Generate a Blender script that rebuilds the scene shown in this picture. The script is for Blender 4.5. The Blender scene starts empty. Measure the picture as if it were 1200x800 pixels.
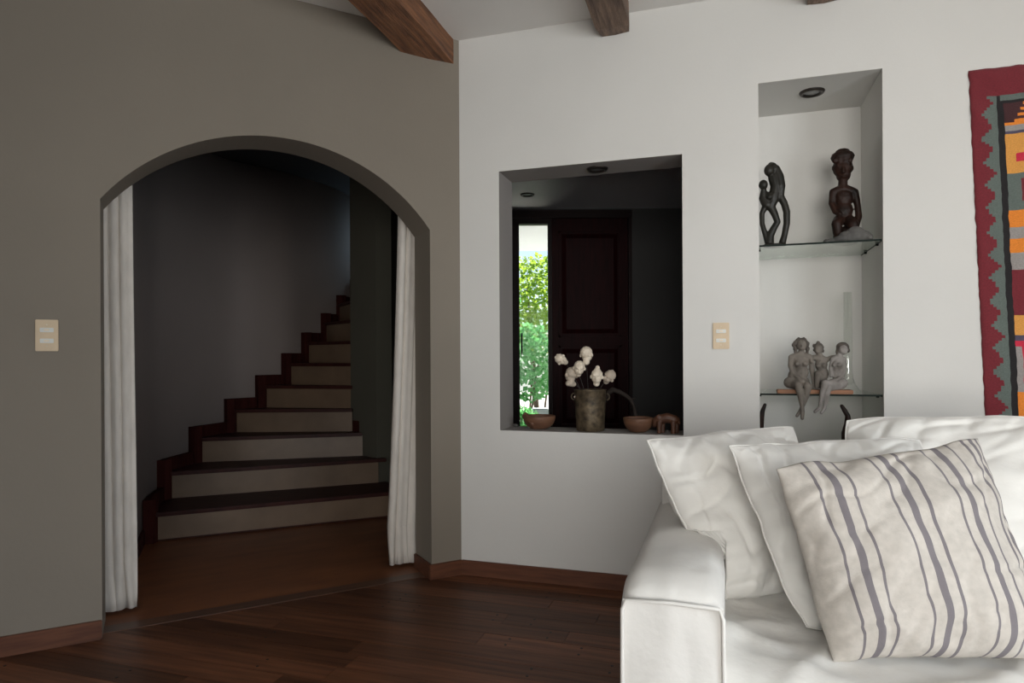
import bpy, bmesh, math, random
from mathutils import Vector, Matrix, noise, Euler

random.seed(7)
scn = bpy.context.scene
col = scn.collection
R = math.radians

# ------------------------------------------------------------------ camera
CAM_H = 1.12
F_PX, HOR, ROLL = 770.0, 418.5, R(0.294)
cam_d = bpy.data.cameras.new('camera')
cam_d.sensor_width = 36.0
cam_d.lens = F_PX / 1200 * 36
cam_d.shift_y = (HOR - 400) / 1200
cam_d.clip_start = 0.05
cam = bpy.data.objects.new('camera', cam_d)
col.objects.link(cam)
cam.matrix_world = Matrix.Translation((0, 0, CAM_H)) @ Matrix.Rotation(R(90), 4, 'X') @ Matrix.Rotation(-ROLL, 4, 'Z')
scn.camera = cam

# ------------------------------------------------------------------ frames of the two walls
TA, TB = R(61.13), R(-72.4)
dA = Vector((math.sin(TA), math.cos(TA), 0))
xB = Vector((-math.sin(TB), -math.cos(TB), 0))
CORNER = Vector((-0.267, 3.401, 0))
ROT_A = math.atan2(dA.y, dA.x)
ROT_B = math.atan2(xB.y, xB.x)
MA = Matrix.Translation(CORNER) @ Matrix.Rotation(ROT_A, 4, 'Z')   # arch wall: x right, y into the wall
MB_ = Matrix.Translation(CORNER) @ Matrix.Rotation(ROT_B, 4, 'Z')  # white wall
MW = Matrix.Identity(4)
CEIL = 2.76

# ------------------------------------------------------------------ world, sun, daylight, exposure
w = bpy.data.worlds.new('world'); scn.world = w; w.use_nodes = True
nt = w.node_tree; nt.nodes.clear()
wo = nt.nodes.new('ShaderNodeOutputWorld'); bg = nt.nodes.new('ShaderNodeBackground')
sky = nt.nodes.new('ShaderNodeTexSky'); sky.sky_type = 'HOSEK_WILKIE'
sky.sun_direction = Vector((0.35, 0.75, 0.9)).normalized(); sky.turbidity = 4.0; sky.ground_albedo = 0.4
nt.links.new(sky.outputs[0], bg.inputs[0]); bg.inputs[1].default_value = 4.5
nt.links.new(bg.outputs[0], wo.inputs[0])

def add_light(name, kind, M, energy, color=(1, 1, 1), **kw):
    l = bpy.data.lights.new(name, kind); l.energy = energy; l.color = color
    for k, v in kw.items(): setattr(l, k, v)
    o = bpy.data.objects.new(name, l); col.objects.link(o); o.matrix_world = M
    return o
sd = Vector((0.35, 0.75, 0.9)).normalized()
add_light('sun', 'SUN', sd.to_track_quat('Z', 'Y').to_matrix().to_4x4(), 16.0, (1, .95, .86), angle=R(1))
# daylight coming in by the tall window of the right wall and the window behind the viewer (in frame B)
ROOM_S1, ROOM_N1, ROOM_S0 = 3.8, -6.0, -2.9
WIN_R = (-4.1, -2.4, 0.25, 2.25)      # n0, n1, z0, z1 in the right wall
WIN_F = (1.0, 3.4, 0.25, 2.25)          # s0, s1, z0, z1 in the front wall (behind the viewer)
def area_B(name, p, d, sx, sy, e, c):
    M = MB_ @ Matrix.Translation(p) @ Vector(d).to_track_quat('-Z', 'Y').to_matrix().to_4x4()
    return add_light(name, 'AREA', M, e, c, shape='RECTANGLE', size=sx, size_y=sy)
area_B('daylight_right', (ROOM_S1 + .12, (WIN_R[0] + WIN_R[1]) / 2, (WIN_R[2] + WIN_R[3]) / 2), (-1, 0, 0), 1.6, 2.0, 82, (.90, .955, 1))
area_B('daylight_front', ((WIN_F[0] + WIN_F[1]) / 2, ROOM_N1 - .12, (WIN_F[2] + WIN_F[3]) / 2), (0, 1, 0), 2.4, 2.0, 46, (1, .97, .92)).data.spread = R(90)

vs = scn.view_settings
vs.view_transform = 'Standard'; vs.look = 'None'; vs.gamma = 1.0; vs.exposure = 0.0
vs.use_curve_mapping = False

# ------------------------------------------------------------------ materials
def mat(name, c, rough=.6, var=.12, scale=6.0, bump=0.0, bscale=60.0, metal=0.0, spec=.5, stretch=(1, 1, 1), objrand=0.0, c2=None, detail=4, coat=0.0, sheen=0.0, bdist=.004, wrinkle=0.0):
    m = bpy.data.materials.new(name); m.use_nodes = True
    t = m.node_tree; b = t.nodes['Principled BSDF']
    b.inputs['Roughness'].default_value = rough; b.inputs['Metallic'].default_value = metal
    b.inputs['Specular IOR Level'].default_value = spec
    if coat: b.inputs['Coat Weight'].default_value = coat; b.inputs['Coat Roughness'].default_value = .25
    if sheen: b.inputs['Sheen Weight'].default_value = sheen
    tc = t.nodes.new('ShaderNodeTexCoord'); mp = t.nodes.new('ShaderNodeMapping'); mp.inputs['Scale'].default_value = stretch
    t.links.new(tc.outputs['Object'], mp.inputs[0])
    n = t.nodes.new('ShaderNodeTexNoise'); n.inputs['Scale'].default_value = scale; n.inputs['Detail'].default_value = detail
    t.links.new(mp.outputs[0], n.inputs['Vector'])
    r = t.nodes.new('ShaderNodeValToRGB')
    lo = c2 if c2 else tuple(x * (1 - var) for x in c); hi = c if c2 else tuple(min(1, x * (1 + var)) for x in c)
    r.color_ramp.elements[0].position = .3; r.color_ramp.elements[1].position = .7
    r.color_ramp.elements[0].color = (*lo, 1); r.color_ramp.elements[1].color = (*hi, 1)
    t.links.new(n.outputs[0], r.inputs[0])
    out = r.outputs[0]
    if objrand:
        oi = t.nodes.new('ShaderNodeObjectInfo'); mr = t.nodes.new('ShaderNodeMapRange')
        mr.inputs['To Min'].default_value = 1 - objrand; mr.inputs['To Max'].default_value = 1 + objrand
        t.links.new(oi.outputs['Random'], mr.inputs[0])
        mx = t.nodes.new('ShaderNodeVectorMath'); mx.operation = 'SCALE'
        t.links.new(out, mx.inputs[0]); t.links.new(mr.outputs[0], mx.inputs['Scale']); out = mx.outputs[0]
        ad = t.nodes.new('ShaderNodeVectorMath'); ad.operation = 'ADD'
        sc_ = t.nodes.new('ShaderNodeVectorMath'); sc_.operation = 'SCALE'; sc_.inputs[0].default_value = (13, 7, 3)
        t.links.new(oi.outputs['Random'], sc_.inputs['Scale'])
        t.links.new(tc.outputs['Object'], ad.inputs[0]); t.links.new(sc_.outputs[0], ad.inputs[1]); t.links.new(ad.outputs[0], mp.inputs[0])
    t.links.new(out, b.inputs['Base Color'])
    if bump:
        n2 = t.nodes.new('ShaderNodeTexNoise'); n2.inputs['Scale'].default_value = bscale; n2.inputs['Detail'].default_value = 5
        t.links.new(mp.outputs[0], n2.inputs['Vector'])
        bp = t.nodes.new('ShaderNodeBump'); bp.inputs['Strength'].default_value = bump; bp.inputs['Distance'].default_value = bdist
        t.links.new(n2.outputs[0], bp.inputs['Height']); t.links.new(bp.outputs[0], b.inputs['Normal'])
    if wrinkle:   # long soft creases of washed cotton
        n3 = t.nodes.new('ShaderNodeTexNoise'); n3.noise_type = 'RIDGED_MULTIFRACTAL'; n3.inputs['Scale'].default_value = 3.4; n3.inputs['Detail'].default_value = 3
        n3.inputs['Distortion'].default_value = .9
        m3 = t.nodes.new('ShaderNodeMapping'); m3.inputs['Rotation'].default_value = (.3, .2, .5); m3.inputs['Scale'].default_value = (1.7, 1.2, .8)
        t.links.new(tc.outputs['Object'], m3.inputs[0]); t.links.new(m3.outputs[0], n3.inputs['Vector'])
        b3 = t.nodes.new('ShaderNodeBump'); b3.inputs['Strength'].default_value = wrinkle; b3.inputs['Distance'].default_value = .012
        t.links.new(n3.outputs[0], b3.inputs['Height']); t.links.new(b3.outputs[0], b.inputs['Normal'])
        if bump: t.links.new(bp.outputs[0], b3.inputs['Normal'])
    return m

def glassy(name, tint, refl=1.0, rough=.02):
    m = bpy.data.materials.new(name); m.use_nodes = True
    t = m.node_tree; t.nodes.clear()
    o = t.nodes.new('ShaderNodeOutputMaterial'); mx = t.nodes.new('ShaderNodeMixShader')
    tr = t.nodes.new('ShaderNodeBsdfTransparent'); tr.inputs[0].default_value = (*tint, 1)
    g = t.nodes.new('ShaderNodeBsdfGlossy'); g.inputs['Roughness'].default_value = rough
    g.inputs['Color'].default_value = (refl, refl, refl, 1)
    lw = t.nodes.new('ShaderNodeLayerWeight'); pw = t.nodes.new('ShaderNodeMath'); pw.operation = 'POWER'; pw.inputs[1].default_value = 4.5
    t.links.new(lw.outputs['Facing'], pw.inputs[0])
    fr = t.nodes.new('ShaderNodeMath'); fr.operation = 'MULTIPLY_ADD'; fr.inputs[1].default_value = .9; fr.inputs[2].default_value = .045
    t.links.new(pw.outputs[0], fr.inputs[0]); t.links.new(fr.outputs[0], mx.inputs[0]); t.links.new(tr.outputs[0], mx.inputs[1]); t.links.new(g.outputs[0], mx.inputs[2])
    t.links.new(mx.outputs[0], o.inputs[0])
    return m

M = {}
M['plaster'] = mat('white_plaster', (.66, .645, .615), .85, .03, 1.6, .12, 55)
M['taupe'] = mat('taupe_plaster', (.226, .195, .157), .85, .05, 1.3, .12, 55)
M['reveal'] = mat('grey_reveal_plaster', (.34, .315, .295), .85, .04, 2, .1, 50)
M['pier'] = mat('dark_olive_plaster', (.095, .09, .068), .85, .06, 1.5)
M['hallwall'] = mat('hall_plaster', (.30, .25, .23), .85, .05, 1.5, .1, 50)
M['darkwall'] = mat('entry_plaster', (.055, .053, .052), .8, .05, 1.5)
M['ceil'] = mat('ceiling_paint', (.76, .74, .71), .85, .03, 2, .08, 60)
M['entryceil'] = mat('entry_ceiling_paint', (.66, .67, .70), .6, .03, 2)
M['plank'] = mat('plank_wood', (.175, .070, .034), .42, .35, 3.2, .12, 14, stretch=(.9, 14, 6), objrand=.42, c2=(.072, .028, .016), spec=.26)
M['subfloor'] = mat('subfloor_wood', (.05, .024, .016), .5, .2, 4, stretch=(1, 12, 1))
M['hallfloor'] = mat('hall_floor_wood', (.26, .098, .040), .40, .3, 2.2, .05, 8, stretch=(1.2, 4, 1), c2=(.16, .060, .028), spec=.35)
M['threshold'] = mat('threshold_wood', (.10, .048, .03), .4, .2, 6, stretch=(1, 9, 1))
M['base'] = mat('baseboard_wood', (.15, .058, .030), .5, .25, 5, .05, 20, stretch=(1, 6, 10), c2=(.085, .032, .018), spec=.3)
M['beam'] = mat('beam_wood', (.36, .155, .068), .6, .3, 5, .9, 18, stretch=(11, .9, 11), c2=(.10, .040, .020), bdist=.012, detail=8)
M['beam2'] = mat('weathered_beam_wood', (.29, .19, .13), .7, .3, 5, .9, 18, stretch=(11, .9, 11), c2=(.085, .050, .036), bdist=.012, detail=8)
M['tread'] = mat('tread_wood', (.052, .013, .009), .5, .3, 4, .05, 14, stretch=(2, 8, 1), c2=(.028, .007, .006), spec=.2)
M['skirt'] = mat('skirting_wood', (.040, .010, .008), .8, .3, 4, stretch=(2, 8, 1), spec=.05)
M['riser'] = mat('riser_stone', (.19, .125, .078), .42, .18, 5, .03, 20, c2=(.145, .094, .058))
M['door'] = mat('door_wood', (.024, .0035, .0042), .55, .25, 5, stretch=(9, 9, 1), c2=(.011, .002, .0025), spec=.1)
M['frame'] = mat('door_frame_wood', (.016, .008, .008), .5, .2, 5, spec=.15)
M['iron'] = mat('black_iron', (.02, .02, .02), .4, .1, 9, metal=.6)
M['fabric'] = mat('white_slipcover', (.70, .68, .64), .9, .03, 5, .35, 9, sheen=.15, bdist=.02, wrinkle=.55)
M['pillow'] = mat('white_pillow_cotton', (.70, .68, .64), .9, .03, 6, .3, 14, sheen=.15, bdist=.012, wrinkle=.35)
M['piping'] = mat('white_piping', (.68, .66, .62), .9, .04, 30)
M['curtain'] = mat('linen_curtain', (.66, .61, .55), .95, .07, 30, .3, 220, stretch=(1, 1, .3), bdist=.002)
M['plate'] = mat('beige_switch_plate', (.60, .46, .30), .45, .05, 20)
M['rocker'] = mat('grey_switch_rocker', (.62, .62, .58), .4, .05, 20)
M['screw'] = mat('cream_screw', (.72, .62, .48), .4, .05, 20)
M['ebony'] = mat('dark_carved_wood', (.024, .021, .016), .42, .3, 14, .3, 40, c2=(.010, .010, .008), spec=.28)
M['mahog'] = mat('red_brown_carved_wood', (.034, .014, .009), .5, .5, 18, .4, 60, c2=(.006, .004, .003), spec=.2)
M['rock'] = mat('grey_stone', (.135, .128, .118), .85, .3, 16, .6, 40, c2=(.055, .052, .05))
M['clay'] = mat('grey_brown_clay', (.205, .178, .15), .8, .25, 14, .3, 70, c2=(.11, .095, .08), bdist=.003)
M['clay_pale'] = mat('pale_grey_clay', (.33, .305, .285), .8, .25, 14, .3, 70, c2=(.12, .104, .09), bdist=.003)
M['clay_dark'] = mat('dark_clay_hair', (.125, .105, .088), .85, .3, 22, .5, 90, c2=(.065, .054, .046), bdist=.004)
M['terracotta'] = mat('terracotta', (.27, .125, .065), .7, .15, 12, .2, 60)
M['ceramic'] = mat('unglazed_white_ceramic', (.80, .71, .575), .7, .1, 25, .1, 80, c2=(.68, .58, .46))
M['ceramic_b'] = mat('beige_ceramic', (.52, .44, .35), .75, .1, 25, .1, 80, c2=(.40, .33, .26))
M['bucket'] = mat('aged_brass', (.17, .128, .078), .5, .4, 34, .5, 50, metal=.4, c2=(.036, .026, .017), spec=.4, detail=8)
M['wire'] = mat('thin_dark_wire', (.06, .05, .045), .5, .1, 9, metal=.5)
M['woodbowl'] = mat('bowl_wood', (.20, .095, .050), .6, .2, 8, .1, 30, stretch=(1, 1, 5), c2=(.11, .05, .028))
M['animal'] = mat('figurine_wood', (.12, .048, .024), .5, .25, 10, .1, 40, c2=(.06, .024, .013))
M['branch'] = mat('dark_branch', (.022, .016, .013), .8, .2, 12, spec=.2)
M['glass'] = glassy('shelf_glass', (.80, .86, .82))
M['pane'] = glassy('window_glass', (.97, .98, .97), .06)
M['vase'] = glassy('vase_glass', (.965, .975, .965))
M['glassedge'] = mat('shelf_glass_edge', (.012, .018, .015), .6, .1, 9, spec=.1)
M['spot_rim'] = mat('dark_bronze_rim', (.035, .028, .024), .4, .1, 9, metal=.6)
M['spot_lens'] = mat('dull_lamp_glass', (.20, .20, .20), .25, .2, 30)
M['leaf'] = mat('leaf_green', (.16, .33, .04), .5, .35, 3, c2=(.07, .20, .035))
M['leaf2'] = mat('leaf_cool_green', (.18, .40, .15), .5, .35, 3, c2=(.07, .24, .09))
for k in ('leaf', 'leaf2'):
    b = M[k].node_tree.nodes['Principled BSDF']
    b.inputs['Transmission Weight'].default_value = 0
    tnode = M[k].node_tree.nodes.new('ShaderNodeBsdfTranslucent'); tnode.inputs[0].default_value = (.45, .62, .08, 1) if k == 'leaf' else (.2, .55, .2, 1)
    ms = M[k].node_tree.nodes.new('ShaderNodeMixShader'); ms.inputs[0].default_value = .45
    o_ = M[k].node_tree.nodes['Material Output']
    M[k].node_tree.links.new(b.outputs[0], ms.inputs[1]); M[k].node_tree.links.new(tnode.outputs[0], ms.inputs[2]); M[k].node_tree.links.new(ms.outputs[0], o_.inputs[0])
M['bark'] = mat('shrub_bark', (.14, .10, .07), .9, .3, 10)
M['paving'] = mat('pale_paving', (.62, .60, .56), .8, .08, 3)
M['porch'] = mat('porch_white', (.82, .85, .90), .8, .03, 3)
M['block'] = mat('grey_block', (.30, .33, .37), .8, .1, 6)
M['winframe'] = mat('white_window_frame', (.7, .69, .66), .5, .03, 5)
# rug yarns
for k, c in dict(maroon=(.165, .018, .026), teal=(.115, .140, .125), black=(.014, .012, .013), orange=(.72, .22, .028), amber=(.66, .30, .065), grey=(.29, .265, .25), red=(.55, .022, .055), navy=(.075, .062, .10), darkbrown=(.055, .018, .020)).items():
    M['y_' + k] = mat('wool_' + k, c, .95, .16, 160, .5, 260, stretch=(1, 1, 2.2), sheen=.1, bdist=.003)

def stripe_mat():
    m = mat('striped_linen', (.48, .442, .395), .95, .08, 60, .35, 260, bdist=.0015, wrinkle=.3)
    t = m.node_tree; b = t.nodes['Principled BSDF']
    src = b.inputs['Base Color'].links[0].from_socket
    uv = t.nodes.new('ShaderNodeUVMap'); uv.uv_map = 'UVMap'
    sp = t.nodes.new('ShaderNodeSeparateXYZ'); t.links.new(uv.outputs[0], sp.inputs[0])
    ramp = t.nodes.new('ShaderNodeValToRGB'); ramp.color_ramp.interpolation = 'CONSTANT'
    el = ramp.color_ramp.elements
    bands = []
    for c0 in (.185, .475, .745):
        bands += [(c0 - .066, .012), (c0, .030), (c0 + .066, .012)]
    bands += [(.90, .014), (.945, .020), (.975, .012)]
    stops = [(0, 0)]
    for c0, wd in bands:
        stops += [(c0 - wd / 2, 1), (c0 + wd / 2, 0)]
    while len(el) > 1: el.remove(el[-1])
    el[0].position = 0; el[0].color = (0, 0, 0, 1)
    for p, v in stops[1:]:
        e = el.new(p); e.color = (v, v, v, 1)
    t.links.new(sp.outputs[0], ramp.inputs[0])
    mx = t.nodes.new('ShaderNodeMix'); mx.data_type = 'RGBA'
    mul = t.nodes.new('ShaderNodeMath'); mul.operation = 'MULTIPLY'; mul.inputs[1].default_value = .9
    t.links.new(ramp.outputs[0], mul.inputs[0]); t.links.new(mul.outputs[0], mx.inputs[0])
    t.links.new(src, mx.inputs[6]); mx.inputs[7].default_value = (.135, .12, .135, 1)
    t.links.new(mx.outputs[2], b.inputs['Base Color'])
    return m

# ------------------------------------------------------------------ mesh helpers
BASE = {}
def link(o, parent=None):
    col.objects.link(o)
    if parent: o.parent = parent
    return o

class Geo:
    def __init__(s): s.v, s.f, s.mi = [], [], []
    def add(s, vs_, fs, mi=0):
        n = len(s.v); s.v += [tuple(p) for p in vs_]
        for f in fs: s.f.append(tuple(i + n for i in f)); s.mi.append(mi)
        return s
    def quad(s, *p): return s.add(p, [tuple(range(len(p)))])
    def box(s, x0, x1, y0, y1, z0, z1):
        return s.add([(x0, y0, z0), (x1, y0, z0), (x1, y1, z0), (x0, y1, z0), (x0, y0, z1), (x1, y0, z1), (x1, y1, z1), (x0, y1, z1)],
                     [(0, 3, 2, 1), (4, 5, 6, 7), (0, 1, 5, 4), (1, 2, 6, 5), (2, 3, 7, 6), (3, 0, 4, 7)])
    def prism(s, poly, z0, z1):
        n = len(poly)
        a = sum(poly[i][0] * poly[(i + 1) % n][1] - poly[(i + 1) % n][0] * poly[i][1] for i in range(n))
        if a < 0: poly = poly[::-1]
        return s.add([(x, y, z0) for x, y in poly] + [(x, y, z1) for x, y in poly],
                     [tuple(range(n))[::-1], tuple(range(n, 2 * n))] + [(i, (i + 1) % n, n + (i + 1) % n, n + i) for i in range(n)])
    def tube(s, pts, rad, seg=8, caps=True, closed=False):
        pts = [Vector(p) for p in pts]; n = len(pts)
        if not hasattr(rad, '__len__'): rad = [rad] * n
        rings = []; up = None; vs_ = []
        for i, p in enumerate(pts):
            if closed: t = pts[(i + 1) % n] - pts[i - 1]
            else: t = pts[min(i + 1, n - 1)] - pts[max(i - 1, 0)]
            t.normalize()
            if up is None:
                up = Vector((0, 0, 1)) if abs(t.z) < .9 else Vector((1, 0, 0))
            x = up.cross(t).normalized(); y = t.cross(x); up = y
            for k in range(seg):
                a = 2 * math.pi * k / seg
                vs_.append(p + (x * math.cos(a) + y * math.sin(a)) * rad[i])
        fs = []
        for i in range(n if closed else n - 1):
            j = (i + 1) % n
            for k in range(seg):
                l = (k + 1) % seg
                fs.append((i * seg + k, i * seg + l, j * seg + l, j * seg + k))
        if caps and not closed:
            fs.append(tuple(range(seg))[::-1]); fs.append(tuple((n - 1) * seg + k for k in range(seg)))
        return s.add(vs_, fs)
    def lathe(s, prof, c=(0, 0, 0), seg=32, caps=True):
        vs_ = []; n = len(prof)
        for r, z in prof:
            for k in range(seg):
                a = 2 * math.pi * k / seg
                vs_.append((c[0] + r * math.cos(a), c[1] + r * math.sin(a), c[2] + z))
        fs = []
        for i in range(n - 1):
            for k in range(seg):
                l = (k + 1) % seg
                fs.append((i * seg + k, i * seg + l, (i + 1) * seg + l, (i + 1) * seg + k))
        if caps:
            fs.append(tuple(range(seg))[::-1]); fs.append(tuple((n - 1) * seg + k for k in range(seg)))
        return s.add(vs_, fs)
    def ball(s, c, r, sub=2, rot=None):
        bm = bmesh.new(); bmesh.ops.create_icosphere(bm, subdivisions=sub, radius=1)
        r = (r, r, r) if not hasattr(r, '__len__') else r
        m = Matrix.Translation(c) @ (rot.to_matrix().to_4x4() if rot else Matrix.Identity(4)) @ Matrix.Diagonal((*r, 1))
        bm.transform(m); bm.verts.index_update()
        s.add([v.co[:] for v in bm.verts], [tuple(v.index for v in f.verts) for f in bm.faces]); bm.free()
        return s
    def mesh(s, name, mats, off=(0, 0, 0), smooth=False, bevel=0):
        me = bpy.data.meshes.new(name)
        o = Vector(off)
        me.from_pydata([(v[0] - o.x, v[1] - o.y, v[2] - o.z) for v in s.v], [], s.f)
        for m_ in (mats if isinstance(mats, (list, tuple)) else [mats]): me.materials.append(m_)
        if len(me.materials) > 1:
            me.polygons.foreach_set('material_index', s.mi)
        if bevel:
            bm = bmesh.new(); bm.from_mesh(me)
            bmesh.ops.bevel(bm, geom=bm.edges[:], offset=bevel, segments=2, affect='EDGES', clamp_overlap=True)
            bm.to_mesh(me); bm.free()
        if smooth:
            me.polygons.foreach_set('use_smooth', [True] * len(me.polygons))
        me.update()
        return me
    def part(s, name, mt, parent, smooth=False, bevel=0):
        """mesh in the frame of its thing (coordinates given in that frame's wall coordinates)"""
        o = bpy.data.objects.new(name, s.mesh(name, mt, BASE[parent.name], smooth, bevel))
        BASE[o.name] = BASE[parent.name]
        return link(o, parent)
    def top(s, name, mt, frame=MW, base=(0, 0, 0), smooth=False, bevel=0):
        o = bpy.data.objects.new(name, s.mesh(name, mt, base, smooth, bevel))
        o.matrix_world = frame @ Matrix.Translation(base)
        BASE[o.name] = Vector(base)
        return link(o)

def tag(o, label, cat, group=None, kind=None):
    o['label'] = label; o['category'] = cat
    if group: o['group'] = group
    if kind: o['kind'] = kind
    return o
def thing(name, label, cat, frame, base, group=None):
    o = bpy.data.objects.new(name, None); o.empty_display_size = .05
    o.matrix_world = frame @ Matrix.Translation(base); BASE[o.name] = Vector(base); link(o)
    return tag(o, label, cat, group)
def struct(o):
    o['kind'] = 'structure'; return o

def bake(o, voxel, smooth_it=3):
    """union the overlapping lumps of a mesh into one continuous surface"""
    r_ = o.modifiers.new('r', 'REMESH'); r_.mode = 'VOXEL'; r_.voxel_size = voxel; r_.use_smooth_shade = True
    s_ = o.modifiers.new('s', 'SMOOTH'); s_.factor = .5; s_.iterations = smooth_it
    dg = bpy.context.evaluated_depsgraph_get(); dg.update()
    me = bpy.data.meshes.new_from_object(o.evaluated_get(dg))
    mats = [m_ for m_ in o.data.materials]
    o.modifiers.clear(); old = o.data; o.data = me; me.name = old.name
    if not me.materials:
        for m_ in mats: me.materials.append(m_)
    bpy.data.meshes.remove(old)
    me.polygons.foreach_set('use_smooth', [True] * len(me.polygons))
    return o

class Blob(Geo):
    def limb(s, pts, rad):
        pts = [Vector(p) for p in pts]
        for i, p in enumerate(pts): s.ball(p, rad[i], 2)
        for i in range(len(pts) - 1): s.tube([pts[i], pts[i + 1]], [rad[i], rad[i + 1]], 10)
        return s

# pixel of the 1200x800 frame -> point at depth n behind the white wall (frame B)
def pB(x, y, n=0.0):
    X, Y = x - 600, y - 400
    u = X * math.cos(ROLL) - Y * math.sin(ROLL); v = X * math.sin(ROLL) + Y * math.cos(ROLL) + 400
    d = Vector((u / F_PX, 1, (HOR - v) / F_PX))
    N = Vector((-xB.y, xB.x, 0)); c = Vector((0, 0, CAM_H))
    t = (n - (c - CORNER).dot(N)) / d.dot(N)
    p = c + d * t
    return Vector(((p - CORNER).dot(xB), n, p.z))
def pW(x, y, d):
    """pixel at distance d along the view -> world"""
    X, Y = x - 600, y - 400
    u = X * math.cos(ROLL) - Y * math.sin(ROLL); v = X * math.sin(ROLL) + Y * math.cos(ROLL) + 400
    return Vector((u / F_PX * d, d, CAM_H + (HOR - v) / F_PX * d))
INV_B = MB_.inverted()
def pWB(x, y, d): return INV_B @ pW(x, y, d)

# ================================================================== SETTING
# ---- arch wall (frame A): arch from s=-1.58 to -0.165, spring 1.765, crown 2.12
T_A = 0.22
AL, AR, SPR, CRN = -1.58, -0.165, 1.765, 2.12
ac = (AL + AR) / 2; hw = (AR - AL) / 2; rise = CRN - SPR
rad_ = (hw * hw + rise * rise) / (2 * rise); cz = CRN - rad_
def arch_z(s): return cz + math.sqrt(max(0, rad_ ** 2 - (s - ac) ** 2))
g = Geo()
S0 = -4.25
g.box(S0, AL, 0, T_A, -.02, CEIL)
g.box(AR, .1, 0, T_A, -.02, CEIL)
N = 40
ss = [AL + (AR - AL) * i / N for i in range(N + 1)]
for a, b in zip(ss, ss[1:]):
    za, zb = arch_z(a), arch_z(b)
    g.quad((a, 0, za), (b, 0, zb), (b, 0, CEIL), (a, 0, CEIL))
    g.quad((b, T_A, zb), (a, T_A, za), (a, T_A, CEIL), (b, T_A, CEIL))
    g.quad((a, T_A, za), (b, T_A, zb), (b, 0, zb), (a, 0, za))
wall_left = struct(g.top('wall_left', M['taupe'], MA))

# ---- white wall (frame B) with a through window opening and a shelf niche
T_B = 0.22
WS0, WS1, WZ0, WZ1 = .215, 1.117, .75, 2.063
NS0, NS1, NZ0, NZ1, ND = 1.451, 1.949, .50, 2.348, .45
g = Geo()
def panel(a, b, z0, z1, back=True):
    g.quad((a, 0, z0), (b, 0, z0), (b, 0, z1), (a, 0, z1))
    if back: g.quad((b, T_B, z0), (a, T_B, z0), (a, T_B, z1), (b, T_B, z1))
panel(-.1, WS0, -.02, CEIL); panel(WS0, WS1, -.02, WZ0); panel(WS0, WS1, WZ1, CEIL); panel(WS1, NS0, -.02, CEIL)
panel(NS0, NS1, -.02, NZ0); panel(NS0, NS1, NZ1, CEIL); panel(NS1, ROOM_S1, -.02, CEIL)
def reveal(a, b, z0, z1, d):
    g.quad((a, 0, z0), (a, 0, z1), (a, d, z1), (a, d, z0)); g.quad((b, 0, z0), (b, d, z0), (b, d, z1), (b, 0, z1))
    g.quad((a, 0, z1), (b, 0, z1), (b, d, z1), (a, d, z1)); g.quad((a, 0, z0), (a, d, z0), (b, d, z0), (b, 0, z0))
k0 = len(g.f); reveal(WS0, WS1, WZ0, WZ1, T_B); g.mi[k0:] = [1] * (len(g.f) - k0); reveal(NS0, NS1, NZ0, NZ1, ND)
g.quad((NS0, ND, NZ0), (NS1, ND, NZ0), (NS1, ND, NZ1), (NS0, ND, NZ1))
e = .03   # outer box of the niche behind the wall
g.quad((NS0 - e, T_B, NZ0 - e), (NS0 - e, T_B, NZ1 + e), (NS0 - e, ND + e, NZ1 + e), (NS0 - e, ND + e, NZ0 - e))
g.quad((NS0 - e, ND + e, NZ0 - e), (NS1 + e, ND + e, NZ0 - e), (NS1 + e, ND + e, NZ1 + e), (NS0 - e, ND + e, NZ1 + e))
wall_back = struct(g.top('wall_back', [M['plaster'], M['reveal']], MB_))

# ---- remaining walls of the room (right wall and front wall carry the windows)
def wall_with_hole(name, axis, fixed, a0, a1, hole, thick):
    g = Geo(); h0, h1, z0, z1 = hole
    def bx(p, q, za, zb):
        if axis == 'n': g.box(fixed, fixed + thick, p, q, za, zb)
        else: g.box(p, q, fixed - thick, fixed, za, zb)
    bx(a0, h0, -.02, CEIL); bx(h1, a1, -.02, CEIL); bx(h0, h1, -.02, z0); bx(h0, h1, z1, CEIL)
    o = struct(g.top(name, M['plaster'], MB_))
    return o
wr = wall_with_hole('wall_right', 'n', ROOM_S1, ROOM_N1, .3, WIN_R, .1)
wf = wall_with_hole('wall_front', 's', ROOM_N1, ROOM_S0, ROOM_S1 + .1, WIN_F, .1)
g = Geo(); g.box(ROOM_S0 - .1, ROOM_S0, ROOM_N1, -2.6, -.02, CEIL)
struct(g.top('wall_side', M['taupe'], MB_))
def window(name, axis, fixed, hole):
    h0, h1, z0, z1 = hole; t = .045
    g = Geo(); gp = Geo()
    def bx(G, p, q, za, zb, d0, d1):
        if axis == 'n': G.box(fixed + d0, fixed + d1, p, q, za, zb)
        else: G.box(p, q, fixed - d1, fixed - d0, za, zb)
    bx(g, h0, h0 + t, z0, z1, .02, .07); bx(g, h1 - t, h1, z0, z1, .02, .07); bx(g, h0, h1, z0, z0 + t, .02, .07); bx(g, h0, h1, z1 - t, z1, .02, .07)
    m_ = (h0 + h1) / 2; bx(g, m_ - t / 2, m_ + t / 2, z0 + t, z1 - t, .02, .07)
    o = struct(g.top(name, M['winframe'], MB_))
window('window_1', 'n', ROOM_S1, WIN_R); window('window_2', 's', ROOM_N1, WIN_F)

# ---- ceiling
g = Geo(); g.prism([(.1, .3), (ROOM_S1 + .1, .3), (ROOM_S1 + .1, ROOM_N1 - .1), (ROOM_S0 - .2, ROOM_N1 - .1), (ROOM_S0 - .2, -2.9), (-.15, .15)], CEIL, CEIL + .1)
struct(g.top('ceiling', M['ceil'], MB_))

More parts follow.
